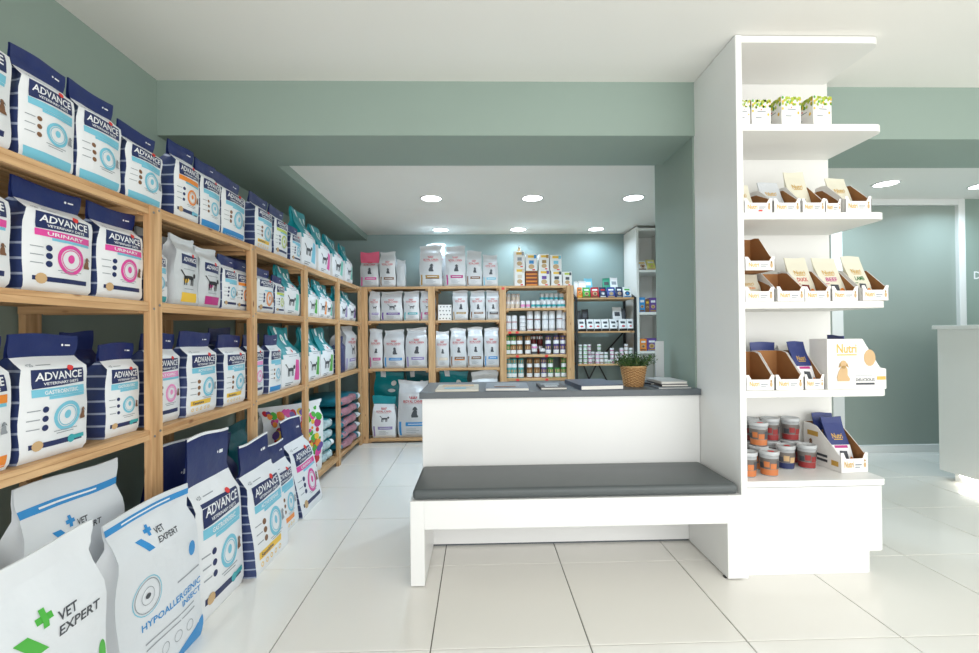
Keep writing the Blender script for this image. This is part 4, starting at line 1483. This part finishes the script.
# ------------------------------------------------------------------ reception desk on the right
rd = tag(empty('reception_desk', (4.4, 2.9, 0)), 'white reception desk at the right edge, glowing along its foot', 'desk')
def dpart(n, x0, x1, y0, y1, z0, z1, m, bev=.003):
    return box(n, x0, x1, y0, y1, z0, z1, m, rd, bev)
dpart('body', 3.622, 5.2, 2.2, 3.43, .07, 1.175, LACQ)
dpart('top', 3.598, 5.22, 2.18, 3.45, 1.175, 1.205, LACQ)
dpart('plinth', 3.68, 5.15, 2.26, 3.37, 0, .07, LACQ)
dpart('led_strip', 3.64, 3.65, 2.25, 3.30, .058, .0695, emit('led_strip_light', (255, 250, 240), 16), 0)

# ------------------------------------------------------------------ things on the counter
CT = .8572
def book(x0, x1, y0, y1, z, h, cover, label, rz=0.0, group=None, art=None, name='book', page_in=.004):
    cxx, cyy = (x0 + x1) / 2, (y0 + y1) / 2
    o = empty(name, (cxx, cyy, z), rz)
    tag(o, label, 'book', group)
    a, b = (x1 - x0) / 2, (y1 - y0) / 2
    t = min(.003, h * .2)
    MB().box(-a, a, -b, b, 0, t).build('cover', cover, o, bevel=.0006, seg=1)
    c = MB().box(-a, a, -b, b, h - t, h).build('cover', cover, o, bevel=.0006, seg=1)
    MB().box(-a + page_in, a - .001, -b + page_in, b - page_in, t, h - t).build('pages', PAPER, o)
    MB().box(-a, -a + t, -b, b, t, h - t).build('spine', cover, o)
    if art:
        P = Print((y1 - y0) / (x1 - x0))
        art(P)
        P.build(plane_mapper((-a, -b, h), (2 * a, 0, 0), (0, 2 * b, 0)), o)
    return o
def cover_art(a, b):
    def f(P):
        P.rect('cover_print', a, .12, .55, .88, .9, 0)
        P.rect('cover_print', b, .2, .12, .7, .3, 0)
        P.rect('cover_print', WPRINT, .2, .38, .8, .44, 1)
    return f
COVB = mat('beige_cover', (206, 198, 180), .4, var=.05)
COVG = mat('grey_blue_cover', (124, 134, 146), .35, var=.08)
COVN = mat('slate_blue_cover', (66, 76, 98), .35, var=.05)
COVD = mat('black_cover', (38, 40, 46), .35)
book(-.245, -.004, 2.475, 2.72, CT, .012, COVB, 'thin beige magazine at the left end of the counter', art=cover_art(TAN, LBLUE), name='magazine')
book(.040, .282, 2.470, 2.73, CT, .018, COVG, 'grey-blue book with a photo cover, second from left on the counter', art=cover_art(GPRINT, BROWN), rz=R(-3))
book(.345, .492, 2.490, 2.70, CT, .016, COVD, 'smallest dark book with pale cover, middle of the counter', art=cover_art(GPRINT, WPRINT))
book(.552, .795, 2.465, 2.81, CT, .026, COVN, 'thick slate blue book left of the potted plant', art=None, rz=R(4))
book(1.0, 1.19, 2.475, 2.76, CT, .008, COVG, 'flat grey magazine under the pile at the right end of the counter', name='magazine', rz=R(2))
book(1.035, 1.185, 2.490, 2.74, CT + .0085, .015, COVD, 'dark book in the middle of the right-hand pile', rz=R(-2))
book(1.030, 1.180, 2.500, 2.73, CT + .024, .015, mat('pale_photo_cover', (186, 186, 184), .35, var=.15, scale=30), 'pale topmost book of the right-hand pile', rz=R(1))
book(.985, 1.025, 2.60, 2.80, CT + .0085, .010, COVD, 'small black notebook beside the book pile, close to the pot', name='notebook', rz=R(14))
nl = tag(box('acrylic_stand', 1.145, 1.20, 2.86, 2.868, CT, CT + .26, mat('frosted_acrylic', (214, 218, 220), .25)), 'pale upright display panel standing on the counter against the pillar', 'panel')
box('panel_foot', 1.145, 1.20, 2.83, 2.90, CT - CT + CT, CT + .004, mat('frosted_acrylic', (214, 218, 220), .25), nl)

# potted plant
pp = tag(empty('potted_plant', (.915, 2.62, CT)), 'green leafy plant in a woven straw pot on the counter', 'plant')
STRAW = mat('woven_straw', (194, 156, 108), .75, var=.22, scale=70, bump=.3, bscale=160)
mb = MB()
v, f = [], []
NS, NR = 44, 16
for i in range(NR + 1):
    t = i / NR
    r0 = .054 + .020 * t
    for k in range(NS):
        a = 2 * math.pi * k / NS
        r = r0 + .0036 * (1 if (k // 2 + i) % 2 else -1)
        v.append((r * math.cos(a), r * math.sin(a), .118 * t))
for i in range(NR):
    for k in range(NS):
        f.append((i * NS + k, i * NS + (k + 1) % NS, (i + 1) * NS + (k + 1) % NS, (i + 1) * NS + k))
for q, fc in enumerate(f):
    mb.f.append(fc); mb.m.append((q // NS + (q % NS) // 2) % 2); mb.s.append(False)
mb.v += v
mb.lathe([(.001, .002), (.054, .002)], 24, cap0=False, cap1=False)
mb.build('basket_pot', [STRAW, mat('woven_straw_dark', (150, 112, 70), .8, var=.2, scale=70)], pp)
MB().lathe([(.070, .112), (.0765, .116), (.0765, .122), (.072, .124), (.069, .118)], 36, cap0=False, cap1=False).build('pot_rim', STRAW, pp)
MB().lathe([(.07, .108), (.001, .112)], 24, cap0=False, cap1=False).build('soil', mat('soil', (52, 40, 30), .9), pp)
rnd = random.Random(5)
leaf = MB()
stem = MB()
for k in range(95):
    a = rnd.uniform(0, 2 * math.pi)
    r = .062 * math.sqrt(rnd.random())
    base = Vector((r * math.cos(a), r * math.sin(a), .11))
    out = Vector((math.cos(a), math.sin(a), 0)) * (.3 + r * 11) + Vector((rnd.uniform(-.3, .3), rnd.uniform(-.3, .3), 0))
    tip = base + Vector((out.x * .062, out.y * .062, rnd.uniform(.030, .080)))
    stem.bar(base, tip, .0018, .0018)
    for q in range(9):
        p = base.lerp(tip, .2 + .8 * q / 8)
        dr = Vector((rnd.uniform(-1, 1), rnd.uniform(-1, 1), rnd.uniform(-.1, .8))).normalized()
        L, Wd = rnd.uniform(.016, .028), rnd.uniform(.003, .0055)
        sd = dr.cross(Vector((0, 0, 1))).normalized() * Wd
        up = sd.cross(dr).normalized() * .002
        leaf.add([p, p + dr * L * .5 + sd + up, p + dr * L, p + dr * L * .5 - sd + up, p + dr * L * .5 - up], [(0, 1, 4), (1, 2, 4), (2, 3, 4), (3, 0, 4), (0, 3, 2, 1)])
lf = leaf.build('foliage', mat('leaf_green', (56, 88, 38), .5, var=.35, scale=40), pp)
lf['kind'] = 'stuff'
st = stem.build('stems', mat('stem_green', (84, 100, 52), .6), pp)
st['kind'] = 'stuff'

# ------------------------------------------------------------------ treats on the display tower
YT = 2.105
def leafy(P):
    rr = random.Random(3)
    for q in range(44):
        x, y = rr.random(), 1 - .42 * rr.random() ** 1.6 * (1.3 if rr.random() < .3 else .7)
        P.disc('leaf_print', (LIME, LIME, YELLOW, LIME, GREEN)[q % 5], min(.94, max(.06, x)), min(.95, y), .05, .07, q % 2, 8)
    P.rect('printed_details', GPRINT, .3, .56, .72, .59, 0, 4, 1)
    P.disc('printed_details', RED, .5, .64, .03, None, 0, 8)
    P.rect('printed_details', GPRINT, .2, .34, .5, .37, 0, 4, 1)
    P.rect('printed_details', GPRINT, .3, .06, .8, .09, 0, 4, 1)
for i, (x0, x1, y0, h, rz, nm) in enumerate([(1.282, 1.340, 2.14, .140, 0, 'partly hidden by the side panel'), (1.347, 1.443, 2.14, .140, 0, 'second from left'), (1.482, 1.584, 2.13, .150, R(4), 'third from left'), (1.636, 1.737, 2.13, .153, R(6), 'rightmost')]):
    b = carton('tea_box', x0, x1, y0, y0 + .13, TZ[0] + .001, TZ[0] + h, CARDW, f'white box with yellow-green leaf print, {nm}, top shelf of tower', 'leaf-printed boxes on the tower', art=leafy, side=leafy, rz=rz)
    MB().box(-(x1 - x0) / 2 + .004, (x1 - x0) / 2 - .004, -.058, .058, h - .0005, h + .0012).build('open_top', CARD, b)


def tray(x0, x1, y0, depth, z0, hf, hb, label, rz=0.0, group='card display trays on the tower', art=None, side_art=None, tag_red=False, slope=0.35):
    """open-fronted card display tray: low front, sloping sides, tall back, brown inside"""
    w = x1 - x0
    a = w / 2
    o = empty('display_tray', ((x0 + x1) / 2, y0, z0), rz)
    tag(o, label, 'display box', group)
    t = .0022
    prof = [(0, 0), (depth, 0), (depth, hb), (depth * .80, hb), (depth * .62, hb * .96), (depth * slope * .5, hf * 1.35), (depth * .05, hf), (0, hf)]
    inner = [(y, z) for y, z in prof]
    # front wall with raised corners
    fp = [(-a, 0), (a, 0), (a, hf * 1.18), (a * .80, hf * 1.18), (a * .62, hf * .82), (-a * .62, hf * .82), (-a * .80, hf * 1.18), (-a, hf * 1.18)]
    MB().prism(fp, 0, t, 'y').build('front_wall', CARDW, o)
    MB().prism([(x * .97, z * .995) for x, z in fp], t, t * 1.6, 'y').build('front_lining', CARD, o)
    for s in (-1, 1):
        xa = s * a
        MB().prism(prof, xa - s * t, xa, 'x').build('side_wall', CARDW, o)
        MB().prism([(min(y + .002, depth), z * .997) for y, z in inner], xa - s * t * 1.7, xa - s * t, 'x').build('side_lining', CARD, o)
    MB().box(-a, a, depth - t, depth, 0, hb).build('back_wall', CARDW, o)
    MB().box(-a + t, a - t, depth - t * 1.8, depth - t, 0, hb * .998).build('back_lining', CARD, o)
    MB().box(-a + t, a - t, t, depth - t, 0, t).build('bottom', CARD, o)
    P = Print(hf / w)
    if art:
        art(P)
    else:
        P.text('brand_lettering', GOLD, 'Nutri', .12, .30, .46, .68, 0)
        P.rect('brand_lettering', GPRINT, .52, .42, .76, .5, 0)
        P.rect('brand_lettering', GPRINT, .52, .28, .70, .34, 0)
        P.disc('animal_picture', TAN, .88, .44, .045, .09, 0)
        P.disc('animal_picture', OLIVE, .88, .70, .03, .04, 0)
        if tag_red:
            P.rect('price_tag', RED, .5, .1, .64, .22, 1)
    P.build(plane_mapper((-a, 0, 0), (w, 0, 0), (0, 0, hf)), o)
    if side_art:
        P = Print(hb / depth)
        side_art(P)
        P.build(plane_mapper((-a, depth, 0), (0, -depth, 0), (0, 0, hb)), o)
    return o


IVORY = mat('ivory_pouch', (226, 222, 202), .42, var=.03)
BLUEP = mat('royal_blue_pouch', (44, 57, 116), .38, var=.06)
def nutri(col, word, meat=DGREY):
    def f(P, vt, rnd):
        P.text('brand_lettering', GOLD, 'Nutri', .24, .60, .76, .70, 0)
        P.rect('brand_lettering', GOLD, .28, .575, .72, .590, 0)
        if word:
            P.text('flavour_lettering', col, word, .26, .44, .76, .53, 0)
        P.rect('flavour_lettering', col, .14, .375, .34, .39, 0)
        P.quad('window_picture', meat, [(.36, .08), (.74, .08), (.72, .36), (.38, .37)], 0)
        P.disc('animal_picture', ORANGE, .84, .2, .12, .16, 0)
    return f
def nutri_blue(P, vt, rnd):
    P.rect('white_panel', WPRINT, .0, .02, 1, .46, 0, 8, 4)
    P.text('brand_lettering', GOLD, 'Nutri', .24, .58, .76, .68, 0)
    P.rect('brand_lettering', GOLD, .28, .555, .72, .57, 0)
    P.rect('flavour_lettering', MAGENTA, .2, .40, .84, .45, 1)
    P.quad('window_picture', DGREY, [(.34, .04), (.78, .04), (.74, .34), (.38, .35)], 1)
    P.disc('animal_picture', ORANGE, .9, .16, .09, .16, 1)

tn = 'on the second shelf of the tower'
s3 = TZ[1] + .001
tray(1.282, 1.420, YT, .19, s3, .058, .125, f'leftmost card tray with a red price tag {tn}', tag_red=True)
tray(1.427, 1.559, YT, .19, s3, .058, .150, f'card tray, second from left {tn}')
tray(1.566, 1.680, YT, .18, s3, .058, .165, f'card tray with leaning brown back, third from left {tn}')
tray(1.688, 1.766, YT + .01, .18, s3, .058, .15, f'narrow card tray, fourth from left {tn}')
tray(1.778, 1.908, YT, .19, s3, .066, .175, f'rightmost card tray {tn}')
pouch('treat_pouch', 1.288, 1.375, YT + .08, s3 + .004, .17, IVORY, nutri(CRED, '', GPRINT), f'ivory pouch with red print in the leftmost tray {tn}', None, d=.03, lean=.25)
pouch('treat_pouch', 1.440, 1.545, YT + .09, s3 + .004, .19, SILVER, nutri(OLIVE, '', TAN), f'silver pouch tilted in the second tray {tn}', None, d=.03, lean=.3)
pouch('treat_pouch', 1.572, 1.674, YT + .09, s3 + .004, .24, IVORY, nutri(MAGENTA, '', GPRINT), f'tallest ivory pouch in the third tray {tn}', None, d=.035, lean=.2)
pouch('treat_pouch', 1.784, 1.885, YT + .08, s3 + .004, .205, IVORY, nutri(GOLD, '', GPRINT), f'plain ivory pouch in the rightmost tray {tn}', None, d=.035, lean=.25)

s4 = TZ[2] + .001
tn = 'on the third shelf of the tower'
tray(1.280, 1.424, YT, .19, s4, .060, .12, f'leftmost card tray {tn}, under another tray')
tray(1.431, 1.567, YT - .008, .19, s4, .060, .155, f'card tray with wide brown side, second from left {tn}')
tray(1.572, 1.700, YT, .19, s4, .060, .165, f'middle card tray {tn}, holding a duck pouch')
tray(1.706, 1.836, YT, .19, s4, .060, .165, f'card tray {tn} holding a beef pouch')
tray(1.844, 1.975, YT - .012, .19, s4, .062, .165, f'rightmost card tray {tn}, holding a lamb pouch')
tray(1.280, 1.426, YT - .004, .19, s4 + .150, .055, .185, f'card tray stacked above the leftmost tray {tn}')
pouch('treat_pouch', 1.288, 1.414, YT + .09, s4 + .004, .142, IVORY, nutri(ORANGE, 'CHICKEN', DRED), f'ivory chicken treat pouch {tn}', None, d=.035, lean=.2)
pouch('treat_pouch', 1.580, 1.690, YT + .085, s4 + .004, .23, IVORY, nutri(CRED, 'DUCK', DRED), f'ivory duck treat pouch {tn}', None, d=.035, lean=.3)
pouch('treat_pouch', 1.712, 1.830, YT + .07, s4 + .004, .225, IVORY, nutri(MAGENTA, 'BEEF'), f'ivory beef treat pouch {tn}', None, d=.035, lean=.3)
pouch('treat_pouch', 1.850, 1.945, YT + .05, s4 + .004, .23, IVORY, nutri(DGREEN, 'LAMB'), f'ivory lamb treat pouch {tn}', None, d=.035, lean=.3)

s5 = TZ[3] + .001
tn = 'on the fourth shelf of the tower'
tray(1.280, 1.418, YT, .19, s5, .062, .178, f'leftmost low card tray {tn}')
tray(1.424, 1.561, YT, .19, s5, .062, .182, f'brown-lined card tray, second from left {tn}')
tray(1.566, 1.662, YT, .19, s5, .062, .182, f'card tray holding a tilted blue pouch {tn}')
pouch('treat_pouch', 1.284, 1.402, YT + .212, s5, .225, BLUEP, nutri_blue, f'blue pouch standing behind the leftmost tray {tn}', None, d=.03, lean=.05)
pouch('treat_pouch', 1.440, 1.570, YT + .212, s5, .225, BLUEP, nutri_blue, f'blue pouch standing behind the second tray {tn}', None, d=.03, lean=.05)
pouch('treat_pouch', 1.572, 1.656, YT + .05, s5 + .004, .225, BLUEP, nutri_blue, f'tilted blue pouch leaning forward in the third tray {tn}', None, d=.03, lean=.35)

# big display box seen from its printed side
def big_side(P):
    P.text('brand_lettering', GOLD, 'Nutri', .16, .72, .50, .90, 0)
    P.rect('brand_lettering', GOLD, .16, .67, .50, .695, 0)
    dog(P, 'dog_picture', TAN, .27, .36, .34, OLIVE)
    P.disc('dog_picture', OLIVE, .27, .44, .03, .025, 3)
    P.disc('dog_picture', TAN, .72, .62, .10, .14, 0)
    P.rect('printed_details', GPRINT, .48, .265, .76, .275, 0, 4, 1)
    P.text('product_lettering', DGREY, 'DELICIOUS', .48, .155, .80, .215, 0)
    P.rect('product_lettering', DGREY, .48, .085, .80, .125, 0)
    P.rect('brand_lettering', GOLD, .84, .18, .99, .25, 0)
db = tag(empty('display_box', (1.674, YT - .005, s5)), 'large white treat display box with a dog picture at the right of the tower', 'display box')
L_, H_ = .288, .242
prof = [(0, 0), (L_, 0), (L_, H_ * .40), (L_ * .90, H_ * .42), (L_ * .60, H_), (0, H_)]
MB().prism(prof, 0, .003, 'y').build('printed_side', CARDW, db)
MB().prism(prof, .112, .115, 'y').build('rear_side', CARDW, db)
MB().box(0, .003, .003, .112, 0, H_).build('back_wall', CARDW, db)
MB().box(L_ - .003, L_, .003, .112, 0, H_ * .40).build('front_wall', CARDW, db)
MB().box(.003, L_ - .003, .003, .112, 0, .003).build('bottom', CARD, db)
P = Print(H_ / L_)
big_side(P)
P.build(plane_mapper((0, 0, 0), (L_, 0, 0), (0, 0, H_)), db)
make_bag('treat_pouch', .10, .255, .035, (BLUEP, BLUEP, BLUEP), nutri_blue, 'blue pouch poking out of the large white display box', 'pouch', None, (1.674 + .09, YT + .05, s5 + .004), R(90), 71, 'pouch', .12)
make_bag('display_carton', .10, .21, .10, (CARDW, CARDW, CARDW), None, 'pale blank carton behind the large display box', 'box', None, (1.64, YT + .26, s5), 0, 72, 'gusset', .04, wr=.1)

# base: clear cups and a tray with blue pouches
CLEAR = mat('clear_plastic', (206, 210, 212), .15, trans=.35)
LIDM = mat('clear_lid', (222, 226, 228), .15, trans=.3)
CUP = {}
def cup(x, y, z, col, cn, label):
    if cn not in CUP:
        b = MB().lathe([(.0325, 0), (.034, .003), (.0385, .082)], 24)
        l = MB().lathe([(.0395, .080), (.0415, .082), (.0415, .092), (.0385, .095), (.036, .094), (.036, .091), (.001, .091)], 24, cap0=False, cap1=False)
        lab = MB().lathe([(.0347, .003), (.0358, .026)], 24, cap0=False, cap1=False)
        wrap = MB().lathe([(.0359, .0265), (.0384, .068)], 24, cap0=False, cap1=False)
        pic = MB()
        for q, (an, wd, z0, z1) in enumerate([(-90, .34, .028, .050), (-52, .30, .03, .060), (-132, .3, .034, .056), (-170, .3, .03, .05)]):
            rr = .0396
            n = 4
            v = []
            for zz in (z0, z1):
                for k in range(n + 1):
                    a = R(an) + wd * (2 * k / n - 1)
                    v.append((rr * math.cos(a) * (.94 if zz < .045 else 1), rr * math.sin(a) * (.94 if zz < .045 else 1), zz))
            pic.add(v, [(k, k + 1, n + 2 + k, n + 1 + k) for k in range(n)], q % 2)
        CUP[cn] = (b.mesh('cup', [CLEAR]), l.mesh('lid', [LIDM]), lab.mesh('colour_band', [col]), wrap.mesh('label_wrap', [mat('cup_label_grey', (112, 106, 102), .35, var=.5, scale=45)]), pic.mesh('picture', [col if cn != 'blue' else TAN, DGREY]))
    m = CUP[cn]
    o = place('treat_cup', m[0], None, (x, y, z), (0, 0, R((x * 3711 + y * 917) % 40 - 20)))
    o.scale = (1.1, 1.1, 1.27)
    tag(o, label, 'cup', 'treat cups on the tower base')
    place('lid', m[1], o)
    place('colour_band', m[2], o)
    place('label_wrap', m[3], o)
    place('picture', m[4], o)
    s = MB().lathe([(.014, .0915), (.001, .0918)], 10, cap0=False, cap1=False)
    if int(x * 1000) not in (1445, 1598, 1460):
        return
    if 'lid_sticker' not in CUP:
        CUP['lid_sticker'] = s.mesh('lid_sticker', [RED])
    place('lid_sticker', CUP['lid_sticker'], o, (.006, -.004, .0))
sb = .461
CS = .0955 * 1.27
CO, CR = mat('cup_orange', (204, 122, 70), .45), mat('cup_red', (150, 48, 48), .45)
cups = [(1.328, 2.185, 0, CO, 'orange', 'orange-banded treat cup cut off by the tower side panel'),
        (1.445, 2.195, 0, CO, 'orange', 'orange-banded treat cup standing in front'),
        (1.598, 2.295, 0, NAVYP, 'blue', 'blue-banded treat cup with a red-stickered lid'),
        (1.715, 2.300, 0, CR, 'red', 'red-banded treat cup beside the card tray'),
        (1.460, 2.300, 0, CO, 'orange', 'orange-banded treat cup carrying another cup'),
        (1.460, 2.300, CS, CO, 'orange', 'orange-banded treat cup stacked on another, nearest the side panel'),
        (1.478, 2.404, 0, DRED, 'dark', 'dark treat cup in the back corner, lower'),
        (1.478, 2.404, CS, DRED, 'dark', 'dark treat cup in the back corner, upper'),
        (1.590, 2.402, 0, CR, 'red', 'red-banded treat cup at the back, lower of the left pair'),
        (1.590, 2.402, CS, CR, 'red', 'red-banded treat cup at the back, upper of the left pair'),
        (1.702, 2.403, 0, CR, 'red', 'red-banded treat cup at the back, lower of the right pair'),
        (1.702, 2.403, CS, CR, 'red', 'red-banded treat cup at the back, upper of the right pair')]
for c in cups:
    cup(c[0], c[1], sb + c[2], c[3], c[4], c[5])
def low_side(P):
    P.rect('brand_lettering', GOLD, .12, .7, .42, .82, 0)
    dog(P, 'animal_picture', BROWN, .22, .5, .2)
    P.rect('product_lettering', DGREY, .38, .25, .66, .31, 0)
    P.rect('product_lettering', DGREY, .38, .14, .66, .20, 0)
    P.rect('brand_lettering', GOLD, .76, .12, .94, .24, 0)
tray(1.808, 1.955, 2.195, .235, sb, .085, .215, 'tall card tray of blue pouches on the tower base', rz=R(4), side_art=low_side)
pouch('treat_pouch', 1.822, 1.930, 2.265, sb + .004, .25, BLUEP, nutri_blue, 'front blue treat pouch in the tray on the tower base', None, d=.035, lean=.28)
pouch('treat_pouch', 1.815, 1.925, 2.325, sb + .004, .262, BLUEP, nutri_blue, 'second blue treat pouch behind another in the base tray', None, d=.035, lean=.25)
